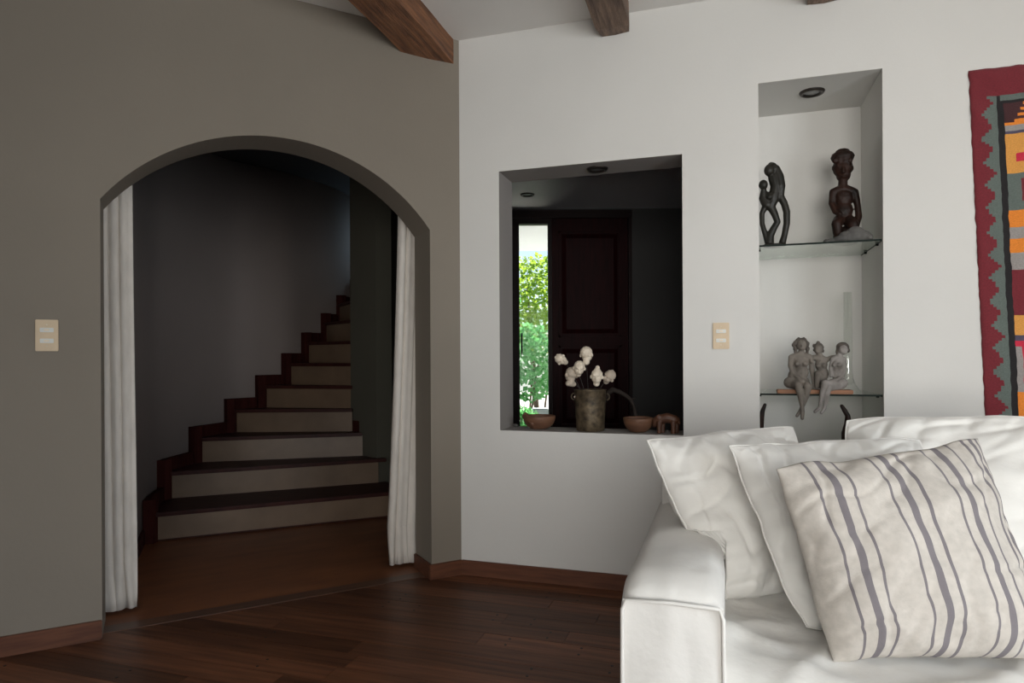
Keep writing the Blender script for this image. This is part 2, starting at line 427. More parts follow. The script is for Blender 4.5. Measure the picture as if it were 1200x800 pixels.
# ---- living room floor: sub floor slab + planks running along the white wall
def clip(poly, p, n):
    """keep the side of the line through p where (x-p).n <= 0"""
    out = []
    for i in range(len(poly)):
        a, b = Vector(poly[i]), Vector(poly[(i + 1) % len(poly)])
        da, db = (a - p).dot(n), (b - p).dot(n)
        if da <= 0: out.append(a)
        if da * db < 0: out.append(a + (b - a) * (da / (da - db)))
    return [tuple(v) for v in out]
A_in_B = INV_B.to_3x3() @ dA; A_dir = Vector((A_in_B.x, A_in_B.y)); A_nrm = Vector((-A_dir.y, A_dir.x))
g = Geo()
poly = [(ROOM_S1, 0.02), (-.03, .02), (-4.2, 0.02), (-4.2, ROOM_N1), (ROOM_S1, ROOM_N1)]
poly = clip(poly, A_nrm * .05, A_nrm)
g.prism(poly, -.05, -.018)
floor = struct(g.top('floor', M['subfloor'], MB_))
PW = .108
row = 0; n1 = .0
while n1 > -2.75:
    n0 = n1 - PW
    s = -3.4 + random.uniform(0, 1.3)
    while s < 3.6:
        L = random.uniform(1.1, 2.3)
        if 3.7 - (s + L) < .5: L = 3.75 - s
        pl = [(s + .001, n0 + .001), (s + L - .001, n0 + .001), (s + L - .001, n1 - .001), (s + .001, n1 - .001)]
        pl = clip(pl, A_nrm * .05, A_nrm)
        if len(pl) >= 3 and max(p[0] for p in pl) - min(p[0] for p in pl) > .06:
            c = (sum(p[0] for p in pl) / len(pl), sum(p[1] for p in pl) / len(pl), 0)
            G = Geo(); G.prism(pl, -.018, random.uniform(-.0008, 0))
            o = bpy.data.objects.new('plank', G.mesh('plank', M['plank'], c))
            o.location = c; link(o, floor)
        s += L
    n1 = n0; row += 1
g = Geo()
for i in range(46):   # dark wooden pegs at the plank ends
    s_, n_ = random.uniform(-2.0, 1.0), -PW * random.randint(0, 20) - PW / 2
    if Vector((s_, n_)).dot(A_nrm) > -.05: continue
    for k in (-.028, .028):
        g.lathe([(.0055, 0), (.0055, .0012)], (s_, n_ + k, 0), 8)
o = bpy.data.objects.new('peg', g.mesh('peg', M['iron'])); link(o, floor); o['kind'] = 'stuff'

# ---- hall floor + threshold strip (frame A)
g = Geo(); g.box(-2.6, .9, .135, 3.4, -.05, -.002)
struct(g.top('floor_hall', M['hallfloor'], MA))
g = Geo(); g.box(AL - .3, AR + .1, .052, .133, -.05, .002)
struct(g.top('trim_1', M['threshold'], MA, bevel=.001))

# ---- baseboards
BBH, BBT = .077, .014
def board(name, frame, boxes):
    g = Geo()
    for b in boxes: g.box(*b)
    return struct(g.top(name, M['base'], frame, bevel=.003))
board('baseboard_left', MA, [(S0, AL, -BBT, 0, 0, BBH)])
board('baseboard_jamb', MA, [(AR - BBT, 0, -BBT, 0, 0, BBH)])
board('baseboard_reveal', MA, [(AR - BBT, AR, 0, T_A, 0, BBH)])
board('baseboard_back', MB_, [(.004, ROOM_S1, -BBT, 0, 0, BBH)])

# ---- ceiling beams (perpendicular to the white wall)
def beam(name, label, s0, s1, n_far, n_near, zb, cut=False, seed=0):
    bm = bmesh.new(); NN = 60
    for i in range(NN + 1):
        n = n_near + (n_far - n_near) * i / NN
        for (s, z) in ((s0, zb), ((s0 + s1) / 2, zb - .004), (s1, zb), (s1, CEIL + .02), (s0, CEIL + .02)):
            j = noise.noise_vector(Vector((s * 9, n * 3 + seed, z * 9))) * .007
            nn = n
            if cut:   # far end meets the arch wall on the skew
                lim = s / A_dir.x * A_dir.y + .03
                nn = min(n, lim)
            k = .012 * max(0, 1 - (n_far - n) / .03) if not cut else 0
            bm.verts.new((s + j.x + (k if s < (s0 + s1) / 2 else -k if s > (s0 + s1) / 2 else 0), nn, z + (j.z if z < CEIL else 0) + (k if z < CEIL else 0)))
    bm.verts.ensure_lookup_table()
    for i in range(NN):
        for k in range(5):
            l = (k + 1) % 5
            bm.faces.new([bm.verts[i * 5 + k], bm.verts[i * 5 + l], bm.verts[i * 5 + 5 + l], bm.verts[i * 5 + 5 + k]])
    bm.faces.new([bm.verts[k] for k in range(5)][::-1]); bm.faces.new([bm.verts[NN * 5 + k] for k in range(5)])
    bmesh.ops.recalc_face_normals(bm, faces=bm.faces[:])
    me = bpy.data.meshes.new(name); bm.to_mesh(me); bm.free(); me.materials.append(M['beam'] if cut else M['beam2'])
    o = bpy.data.objects.new(name, me); o.matrix_world = MB_; link(o)
    return tag(o, label, 'beam', 'rough ceiling beams')
beam('ceiling_beam', 'red-brown rough beam running into the corner above the arch', -.215, -.02, .02, -5.98, 2.635, True, 1)
beam('ceiling_beam', 'greyish brown rough beam ending on the white wall above the window opening', .735, .885, -.004, -5.98, 2.655, False, 5)
beam('ceiling_beam', 'beam just peeking in at the top edge above the shelf niche', 1.645, 1.795, -.004, -5.98, 2.655, False, 9)

# ================================================================== HALL AND STAIR (world)
Lp = [(-2.24, 4.02), (-2.36, 4.43), (-2.34, 4.84), (-2.23, 5.20), (-2.06, 5.40), (-1.91, 5.57), (-1.80, 5.75), (-1.69, 5.95), (-1.61, 6.15), (-1.55, 6.42), (-1.50, 6.68), (-1.46, 6.95)]
Rp = [(-.845, 4.65), (-1.02, 4.98), (-1.17, 5.13), (-1.27, 5.225), (-1.265, 5.26), (-1.25, 5.29), (-1.235, 5.32), (-1.22, 5.35), (-1.205, 5.38), (-1.19, 5.41), (-1.175, 5.44), (-1.16, 5.47)]
RZ = .18
# curved stair wall: outside the left ends of the steps
wallpts = [(-1.90, 2.70), (-1.97, 2.95), (-2.04, 3.35), (-2.13, 3.70)]
def outw(i):
    p = Vector(Lp[i]); a = Vector(Lp[max(i - 1, 0)]); b = Vector(Lp[min(i + 1, len(Lp) - 1)])
    t = (b - a).normalized(); return p + Vector((-t.y, t.x)) * .02
wallpts += [tuple(outw(i)) for i in range(len(Lp))] + [(-1.44, 7.3)]
def catmull(pts, n=6):
    out = []
    P = [Vector(p) for p in pts]
    for i in range(len(P) - 1):
        p0, p1, p2, p3 = P[max(i - 1, 0)], P[i], P[i + 1], P[min(i + 2, len(P) - 1)]
        for k in range(n):
            t = k / n
            out.append(.5 * ((2 * p1) + (p2 - p0) * t + (2 * p0 - 5 * p1 + 4 * p2 - p3) * t * t + (3 * p1 - p0 - 3 * p2 + p3) * t ** 3))
    out.append(P[-1]); return out
cw = catmull(wallpts)
HC = 2.70
g = Geo()
n_ = len(cw)
vs_ = [];
for p in cw: vs_ += [(p.x, p.y, -.02), (p.x, p.y, HC)]
g.add(vs_, [(2 * i, 2 * i + 1, 2 * i + 3, 2 * i + 2) for i in range(n_ - 1)])
o = struct(g.top('wall_stair', M['hallwall'], MW, smooth=True))
md = o.modifiers.new('thickness', 'SOLIDIFY'); md.thickness = .1; md.offset = 1
# pier at the inner side of the winder
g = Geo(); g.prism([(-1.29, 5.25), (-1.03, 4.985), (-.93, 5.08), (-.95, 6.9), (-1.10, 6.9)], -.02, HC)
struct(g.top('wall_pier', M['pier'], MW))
g = Geo(); g.box(-.95, .05, 6.2, 6.3, -.02, 3.0)
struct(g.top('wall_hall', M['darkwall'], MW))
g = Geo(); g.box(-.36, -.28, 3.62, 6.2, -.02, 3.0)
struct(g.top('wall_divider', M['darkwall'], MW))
# hall ceiling, closed over the stairwell too
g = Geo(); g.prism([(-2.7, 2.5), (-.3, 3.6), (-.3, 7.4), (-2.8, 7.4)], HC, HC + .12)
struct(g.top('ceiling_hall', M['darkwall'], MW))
g = Geo(); g.box(-1.6, -.9, 7.3, 7.4, 0, HC)
struct(g.top('wall_landing', M['hallwall'], MW))

stair = thing('staircase', 'winding stair with dark red treads and pale risers behind the arch', 'staircase', MW, (-1.6, 4.4, 0))
NST = 11
def off_line(i, d):
    """riser line i moved d toward the viewer side"""
    a, b = Vector(Lp[i]), Vector(Rp[i]); t = (b - a).normalized(); nrm = Vector((t.y, -t.x))
    return a + nrm * d, b + nrm * d
for k in range(1, NST):
    a, b = off_line(k - 1, 0); a2, b2 = off_line(k - 1, .035)
    t = (b - a).normalized()
    ai = a + t * .055
    g = Geo(); g.prism([tuple(ai), tuple(b), tuple(b2 + (b - b2) * .6), tuple(ai + (a2 - a) * .4)], (k - 1) * RZ + (.012 if k == 1 else 0.0), k * RZ - .026)
    g.part('riser', M['riser'], stair)
    if k < NST:
        c, d = off_line(k, 0)
        f0, f1 = off_line(k - 1, .032)
        ext = (b - a).normalized() * (.06 if k <= 2 else 0)
        g = Geo(); g.prism([tuple(f0), tuple(f1 + ext), tuple(d + ext), tuple(c)] if k != 3 else [tuple(f0), tuple(f1), tuple(d), tuple(c)], k * RZ - .026, k * RZ)
        g.part('tread', M['tread'], stair, bevel=.004)
        g = Geo(); g.prism([tuple(a), tuple(b), tuple(d), tuple(c)], (k - 1) * RZ, k * RZ - .028)
        g.part('step_core', M['tread'], stair)
    # stepped skirting on the curved wall
    g = Geo()
    c = Vector(Lp[k]); tw = (c - a).normalized(); inn = Vector((tw.y, -tw.x))
    p0 = a - tw * .035; 
    def strip(p, q, z0, z1, th=.02):
        g.prism([tuple(p), tuple(q), tuple(q + inn * th), tuple(p + inn * th)], z0, z1)
    strip(a - tw * .05 - inn * .01, a + inn * .01, (k - 1) * RZ, k * RZ + .085, .055)
    strip(a - inn * .01, c - inn * .01, k * RZ, k * RZ + .085, .03)
    g.part('skirting', M['skirt'], stair)
# small skirting on the pier side of the second and third step
for k in (3,):
    a = Vector(Rp[k - 1]); b = Vector(Rp[k]); t = (b - a).normalized(); inn = Vector((-t.y, t.x)) * -1
    g = Geo()
    g.prism([tuple(a - t * .04), tuple(b), tuple(b + inn * .02), tuple(a - t * .04 + inn * .02)], (k - 1) * RZ, k * RZ + .085)
    g.part('skirting', M['skirt'], stair)
g = Geo()  # base strip of the hall wall
pp = [p for p in cw if p.y < 4.02]
for p, q in zip(pp, pp[1:]):
    t = (q - p).normalized(); inn = Vector((t.y, -t.x)) * .018
    g.prism([tuple(p), tuple(q), tuple(q + inn), tuple(p + inn)], 0, .085)
struct(g.top('baseboard_stair', M['tread'], MW))
# added hidden fill lamp behind the pier, in place of upstairs window light
add_light('stairwell_fill_light', 'AREA', Matrix.Translation((-1.25, 6.75, 2.40)) @ Vector((-.6, -.7, .05)).to_track_quat('-Z', 'Z').to_matrix().to_4x4(), .7, (.55, .80, 1), shape='RECTANGLE', size=.2, size_y=.3)

# ================================================================== ENTRY (world): door wall at y=5.5
DY = 5.5
def ex(px): return (px - 600) / F_PX * DY
def ez(py): return CAM_H + (HOR - py) / F_PX * DY
EC = 2.36
g = Geo()
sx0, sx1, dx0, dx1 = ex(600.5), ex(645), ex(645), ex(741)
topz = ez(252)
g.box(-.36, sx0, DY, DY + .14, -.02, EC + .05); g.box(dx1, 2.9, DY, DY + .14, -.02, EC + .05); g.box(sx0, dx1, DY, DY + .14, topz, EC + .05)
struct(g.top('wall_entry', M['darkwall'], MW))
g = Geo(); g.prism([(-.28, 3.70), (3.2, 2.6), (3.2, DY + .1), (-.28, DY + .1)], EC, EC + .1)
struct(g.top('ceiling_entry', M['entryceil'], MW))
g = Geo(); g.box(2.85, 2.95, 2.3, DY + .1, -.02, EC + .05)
struct(g.top('wall_entry_side', M['darkwall'], MW))
g = Geo(); g.prism([(-.28, 3.62), (2.9, 2.65), (2.9, DY + .1), (-.28, DY + .1)], -.05, -.004)
struct(g.top('floor_entry', M['hallfloor'], MW))
# sidelight
sl = thing('sidelight_window', 'tall narrow glazed sidelight beside the dark red door, garden showing through', 'window', MW, (ex(623), DY + .05, 0))
fw = ex(609) - sx0
for nm, b in (('frame_stile', (sx0, ex(609), DY + .01, DY + .09, 0, topz)), ('frame_stile', (ex(643), ex(647), DY + .01, DY + .09, 0, topz)), ('frame_rail', (ex(609), ex(643), DY + .01, DY + .09, ez(262), topz)), ('frame_rail', (ex(609), ex(643), DY + .01, DY + .09, 0, .12))):
    g = Geo(); g.box(*b); g.part(nm, M['frame'], sl)
g = Geo(); g.box(ex(609), ex(643), DY + .045, DY + .051, .12, ez(262)); g.part('pane', M['pane'], sl)
g = Geo(); hx = ex(611.5); g.tube([(hx, DY + .01, ez(391)), (hx, DY - .03, ez(393)), (hx, DY - .03, ez(413)), (hx, DY + .01, ez(415))], .007, 8); g.part('handle', M['iron'], sl, smooth=True)
# front door
dr = thing('front_door', 'dark red panelled wooden front door beyond the wall opening', 'door', MW, (ex(693), DY + .05, 0))
ix0, ix1 = ex(647.5), ex(737)
g = Geo(); g.box(ix0, ix1, DY + .03, DY + .075, .005, ez(253)); g.part('leaf', M['door'], dr)
def raised(x0, x1, z0, z1):
    g = Geo(); m_ = .035; y0, y1 = DY + .03, DY + .008
    for (a, b, c, d) in ((x0, x1, z0, z0 + .02), (x0, x1, z1 - .02, z1), (x0, x0 + .02, z0, z1), (x1 - .02, x1, z0, z1)):
        g.box(a, b, DY + .012, DY + .031, c, d)
    g.part('panel_moulding', M['door'], dr, bevel=.004)
    g = Geo()
    X0, X1, Z0, Z1 = x0 + .03, x1 - .03, z0 + .03, z1 - .03
    g.add([(X0, y0, Z0), (X1, y0, Z0), (X1, y0, Z1), (X0, y0, Z1), (X0 + m_, y1, Z0 + m_), (X1 - m_, y1, Z0 + m_), (X1 - m_, y1, Z1 - m_), (X0 + m_, y1, Z1 - m_)],
          [(4, 5, 6, 7), (0, 1, 5, 4), (1, 2, 6, 5), (2, 3, 7, 6), (3, 0, 4, 7)])
    g.part('panel', M['door'], dr)
raised(ex(655), ex(729), ez(395), ez(270)); raised(ex(655), ex(729), ez(500), ez(405)); raised(ex(655), ex(729), .12, ez(510))
for b in ((ex(737), ex(741), DY - .01, DY + .09, 0, topz), (ix0, ex(741), DY - .01, DY + .09, ez(253), topz)):
    g = Geo(); g.box(*b); g.part('door_frame', M['frame'], dr)
g = Geo(); g.box(sx0 - .01, dx1, DY - .025, DY, ez(256), ez(247)); g.part('header_moulding', M['frame'], dr, bevel=.004)

# ---- outside
g = Geo(); g.box(-9, 11, DY + .1, 22, -.3, -.06)
struct(g.top('ground', M['paving'], MW))
g = Geo(); g.box(-.25, 3.2, DY + .1, 8.3, 2.46, 2.6)
struct(g.top('ceiling_porch', M['porch'], MW))
g = Geo()
for x_ in (-.13, 2.9): g.box(x_ - .1, x_ + .1, 8.0, 8.2, -.06, 2.46)
struct(g.top('trim_2', M['porch'], MW))
def shrub(label, base, rx, rz, h, nleaf, m, seed, lsz=.075, hang=False):
    rnd = random.Random(seed)
    t = thing('garden_shrub', label, 'shrub', MW, base, 'garden shrubs')
    G = Geo()
    for i in range(nleaf):
        while True:
            q = Vector((rnd.uniform(-1, 1), rnd.uniform(-1, 1), rnd.uniform(-1, 1)))
            if q.length < 1 and noise.noise(q * 2.6 + Vector((seed, 0, 0))) > -.22: break
        c = Vector(base) + Vector((q.x * rx, q.y * rx * .8, h + q.z * rz))
        rt = Euler((rnd.uniform(-1, 1), rnd.uniform(-1, 1), rnd.uniform(0, 6.28))).to_matrix()
        L = lsz * rnd.uniform(.6, 1.3); Wd = L * .38
        pts = [rt @ Vector(p) + c for p in ((-L / 2, 0, 0), (0, -Wd, .006), (L / 2, 0, -.01), (0, Wd, .006))]
        G.add(pts, [(0, 1, 2, 3)])
    f = G.part('foliage', m, t); f['kind'] = 'stuff'
    G = Geo()
    for i in range(5):
        a = rnd.uniform(0, 6.28); p = Vector(base)
        e_ = p + Vector((math.cos(a) * rx * .5, math.sin(a) * rx * .4, h + rz * .3))
        G.tube([p + Vector((math.cos(a) * .03, math.sin(a) * .03, 0)), (p + e_) / 2 + Vector((0, 0, .1)), e_], [.02, .014, .006], 6)
    G.part('stem', M['bark'], t)
shrub('yellow-green leafy shrub in the garden, upper part of the sidelight view', (.45, 10.35, -.06), .95, .80, 2.0, 3600, M['leaf'], 3, .085)
shrub('cool green leafy shrub filling the middle of the sidelight view', (.20, 8.95, -.06), .58, .55, 1.10, 1500, M['leaf2'], 11, .085)
shrub('low green plant at the foot of the sidelight view', (.12, 7.6, -.06), .22, .24, .40, 500, M['leaf2'], 21, .06)
shrub('tall shrub farther back in the garden, right of the sidelight view', (2.0, 12.6, -.06), 1.4, 1.7, 1.7, 2400, M['leaf'], 33, .12)
shrub('tall shrub farther back in the garden, left of the sidelight view', (-1.0, 12.9, -.06), 1.4, 1.7, 1.7, 2200, M['leaf2'], 41, .12)
g = Geo(); g.box(.24, .44, 7.9, 8.1, -.06, .50)
tag(g.top('stone_block', M['block'], MW, (.34, 8.0, -.06), bevel=.01), 'small blue-grey block on the paving beyond the sidelight', 'block')

# ================================================================== CURTAINS (frame A)
def curtain(label, s_top0, s_top1, s_bot0, s_bot1, n, folds, seed, ztop, kick):
    g = Geo(); NU, NV = 90, 40
    vs_ = []
    for j in range(NV + 1):
        v = j / NV; z = ztop + (.018 - ztop) * v
        for i in range(NU + 1):
            u = i / NU
            tt = v ** 1.6
            s = (s_top0 + (s_top1 - s_top0) * u) * (1 - tt) + (s_bot0 + (s_bot1 - s_bot0) * u) * tt
            ph = u * folds * 2 * math.pi + .5 * math.sin(v * 3 + seed) + .7 * noise.noise(Vector((u * 3, v * 1.2, seed)))
            amp = .028 * (.75 + .4 * noise.noise(Vector((u * 4, v * .8, seed + 5))))
            y = n + amp * math.sin(ph) + .010 * math.sin(2.3 * ph + 1)
            s += .014 * math.cos(ph)
            if v > .93:
                y -= kick * ((v - .93) / .07) ** 1.5 * (.6 + .4 * math.sin(ph)); s += .016 * ((v - .93) / .07) * (.4 + .6 * math.sin(ph * .7))
            vs_.append((s, y, z))
    g.add(vs_, [(j * (NU + 1) + i, j * (NU + 1) + i + 1, (j + 1) * (NU + 1) + i + 1, (j + 1) * (NU + 1) + i) for j in range(NV) for i in range(NU)])
    t = thing('curtain', label, 'curtain', MA, ((s_bot0 + s_bot1) / 2, n, 0), 'linen arch curtains')
    o = g.part('cloth', M['curtain'], t, smooth=True)
    md = o.modifiers.new('thickness', 'SOLIDIFY'); md.thickness = .003
    # stitched hem near the floor
    g = Geo(); vv = int(NV * .935)
    row_ = [Vector(vs_[vv * (NU + 1) + i]) + Vector((0, -.003, 0)) for i in range(NU + 1)]
    g.tube(row_, .0016, 5); g.part('hem_seam', M['curtain'], t, smooth=True)
curtain('pale linen curtain gathered at the left jamb of the arch', -1.86, -1.480, -1.84, -1.470, .285, 8.2, 1.0, HC - .02, .03)
curtain('pale linen curtain gathered at the right jamb of the arch', -.222, .10, -.315, .06, .285, 7.6, 4.3, HC - .02, .03)

# ================================================================== SWITCHES AND DOWNLIGHTS
def switch(label, frame, s, z, wd, ht, facing=1):
    t = thing('light_switch', label, 'light switch', frame, (s, 0, z))
    g = Geo(); g.box(s - wd / 2, s + wd / 2, -.009, 0, z - ht / 2, z + ht / 2); g.part('plate', M['plate'], t, bevel=.002)
    for dz in (-.021, .021):
        g = Geo(); g.box(s - wd * .3, s + wd * .3, -.013, -.008, z + dz - .0085, z + dz + .0085)
        r_ = g.part('rocker', M['rocker'], t, bevel=.0015)
        g = Geo(); g.box(s - wd * .12, s + wd * .12, -.016, -.012, z + dz - .004, z + dz + .004); g.part('toggle', M['screw'], r_, bevel=.001)
    for dz in (-.041, .041):
        g = Geo(); g.ball((s, -.009, z + dz), (.0035, .002, .0035), 1); g.part('screw', M['screw'], t)
switch('beige two-gang switch plate on the taupe wall left of the arch', MA, -1.757, 1.214, .074, .122)
switch('beige two-gang switch plate on the white wall between the openings', MB_, 1.286, 1.213, .072, .120)
switch('dim switch plate on the dark hall wall behind the right curtain', Matrix.Translation((-1.115, 6.2, 0)), 0, 1.235, .07, .115)

def downlight(label, frame, s, n, z, r):
    t = thing('downlight', label, 'downlight', frame, (s, n, z), 'recessed downlights')
    g = Geo(); g.lathe([(r * .62, -.002), (r * .70, -.010), (r * .92, -.009), (r, -.001), (r, .0)], (s, n, z), 28, caps=False); g.part('rim', M['spot_rim'], t, smooth=True)
    g = Geo(); g.lathe([(.001, -.004), (r * .4, -.0045), (r * .64, -.002)], (s, n, z), 24, caps=False); g.part('lens', M['spot_lens'], t, smooth=True)
p = pB(952, 119, .17)
downlight('dark recessed downlight in the ceiling of the shelf niche', MB_, p.x, .18, NZ1, .056)
downlight('dark recessed downlight in the soffit of the wall opening', MB_, pB(700, 196, .11).x, .11, WZ1, .054)
downlight('recessed downlight in the grey entry ceiling, seen through the opening', MW, ex(619) * .91, DY * .91, EC, .055)

# ================================================================== SHELF NICHE
SH = (1.621, .951)
for z, lab in ((SH[0], 'upper clear glass shelf in the wall niche holding dark wood carvings'), (SH[1], 'lower clear glass shelf in the wall niche holding clay figures')):
    t = thing('glass_shelf', lab, 'shelf', MB_, ((NS0 + NS1) / 2, .22, z - .008), 'glass niche shelves')
    g = Geo(); g.box(NS0 + .002, NS1 - .002, .016, ND - .005, z - .008, z); g.part('pane', M['glass'], t)
    g = Geo(); g.box(NS0 + .002, NS1 - .002, .0135, .016, z - .008, z); g.part('polished_edge', M['glassedge'], t)
    g = Geo(); g.box(NS1 - .004, NS1 - .002, .016, ND - .005, z - .010, z - .008); g.part('side_edge', M['glassedge'], t)
    for sx in (NS0 + .006, NS1 - .006):
        for nn in (.09, .33):
            g = Geo(); g.tube([(sx - .006, nn, z - .013), (sx + .006, nn, z - .013)], .005, 8); g.part('support_pin', M['iron'], t)

PXM = 3.0 / F_PX     # metres per pixel at the niche
def blob_thing(name, label, cat, base, build, m, vox=.003, it=3, group=None):
    g = Blob(); build(g)
    o = g.top(name, m, MB_, base, smooth=True); bake(o, vox, it)
    return tag(o, label, cat, group)

# --- entwined dark wood family carving
def fam(g):
    n = .085
    P = lambda x, y, dn=0: pB(x, y, n + dn)
    r = lambda k: k * PXM * 1.28
    g.limb([P(903.5, 193), P(909, 198), P(913, 207), P(914.5, 218), P(914.5, 230), P(919, 238), P(922, 248), P(922, 262), P(919.5, 275), P(917, 284)], [r(k) for k in (2.6, 4.0, 4.4, 4.6, 3.4, 3.2, 3.2, 3.0, 2.8, 3.2)])
    g.ball(P(901.5, 199.5, -.01), (r(4.8), r(4.8), r(5.8)), 2)
    g.ball(P(905, 198), (r(5.0), r(5.2), r(6.4)), 2)
    g.limb([P(906, 208), P(909, 218), P(907, 232), P(903, 242)], [r(4.5), r(4.8), r(5.0), r(4.2)])
    g.ball(P(894.6, 216.5, -.012), (r(4.2), r(4.4), r(4.8)), 2)
    g.limb([P(895, 221, -.008), P(894.5, 232), P(899, 240)], [r(2.4), r(4.0), r(4.6)])
    g.limb([P(897, 226), P(902, 231, -.02), P(908, 226, -.01)], [r(2.4), r(2.6), r(2.4)])
    g.limb([P(898, 240), P(893, 250), P(893.2, 262), P(897, 275), P(900, 284)], [r(3.2), r(2.4), r(2.3), r(2.5), r(3.0)])
    g.limb([P(903, 241), P(908, 251), P(911.3, 260), P(906.5, 268), P(902.5, 276), P(902, 284)], [r(4.0), r(3.2), r(2.8), r(3.2), r(3.6), r(4.0)])
    b = pB(907, 286, n); g.ball((b.x, n, SH[0] + .006), (r(12), r(9), r(2)), 2)
b = pB(907, 286, .085)
blob_thing('family_carving', 'dark wood carving of two entwined figures on the upper glass shelf', 'sculpture', (b.x, .085, SH[0]), fam, M['ebony'], .0028, 3)

# --- seated carved figure
def seated(g):
    n = .17
    P = lambda x, y, dn=0: pB(x, y, n + dn)
    r = lambda k: k * 3.07 / F_PX
    # cap / headdress
    g.ball(P(987.5, 184), (r(13), r(11), r(8)), 2); g.ball(P(987.5, 178), (r(8), r(7), r(4)), 2); g.ball(P(988.2, 175.5), (r(2), r(2), r(2)), 1)
    for dx in (-9, -3.5, 3, 8.5): g.ball(P(987.5 + dx, 188, -.028), (r(3.6), r(2.6), r(4.0)), 1)
    # face
    g.ball(P(987.5, 196), (r(11), r(9.5), r(13)), 2); g.ball(P(988.5, 205), (r(8), r(8), r(8.5)), 2)
    g.limb([P(988.3, 193, -.030), P(988.5, 201, -.036)], [r(1.5), r(2.2)])
    g.ball(P(983.2, 194, -.029), (r(2.8), r(1.2), r(1.2)), 1); g.ball(P(993, 194, -.029), (r(2.8), r(1.2), r(1.2)), 1)
    g.ball(P(988.8, 206.3, -.031), (r(3.2), r(1.4), r(1.3)), 1)
    g.ball(P(976.6, 197), (r(1.8), r(3), r(4)), 1); g.ball(P(998.8, 197), (r(1.8), r(3), r(4)), 1)
    g.limb([P(988, 210), P(987.5, 220)], [r(5), r(5.4)])
    # torso and limbs
    g.limb([P(979, 224), P(988, 221.5), P(999, 224)], [r(4.6), r(6), r(4.6)])
    g.ball(P(988.7, 232), (r(10.5), r(7.5), r(12)), 2); g.ball(P(989.5, 247), (r(9.5), r(8), r(12)), 2)
    g.limb([P(976.5, 225), P(974.8, 238), P(979, 248, -.02), P(984.5, 251, -.035)], [r(4.4), r(3.6), r(3.2), r(2.8)])
    g.limb([P(1001.5, 225), P(1005, 240), P(1006.5, 254, -.005), P(1003, 265, -.015)], [r(4.4), r(3.6), r(3.6), r(3.6)])
    g.limb([P(984, 258), P(980.5, 262, -.05), P(982, 273, -.045)], [r(7), r(5.6), r(5.4)])
    g.limb([P(994, 258), P(1000, 263, -.05), P(1000, 273, -.045)], [r(7), r(6), r(5.4)])
    b = pB(990, 284, n); g.ball((b.x, n - .012, SH[0] + .018), (r(15), r(13), .019), 2)
    g.ball((b.x, n - .01, SH[0] + .045), (r(13), r(12), .045), 2)
b = pB(990, 284, .17)
blob_thing('seated_carving', 'red-brown carved wooden figure with ridged cap on the upper glass shelf', 'sculpture', (b.x, .17, SH[0]), seated, M['mahog'], .0028, 2)

# --- rough grey stone in front of it
def rock(g):
    n = .06; z = SH[0]
    rn = random.Random(5)
    for (x, sx, sz) in ((1003, .040, .036), (1012, .036, .026), (993, .036, .026), (985, .030, .016), (976, .022, .012), (968, .012, .010), (1019, .016, .016)):
        p = pB(x, 280, n); g.ball((p.x, n + rn.uniform(-.006, .01), z + sz * .98), (sx, .024, sz), 2, Euler((0, rn.uniform(-.25, .25), 0)))
b = pB(998, 280, .06)
blob_thing('rough_stone', 'lumpy grey stone lying at the front of the upper glass shelf', 'stone', (b.x, .06, SH[0]), rock, M['rock'], .003, 1)

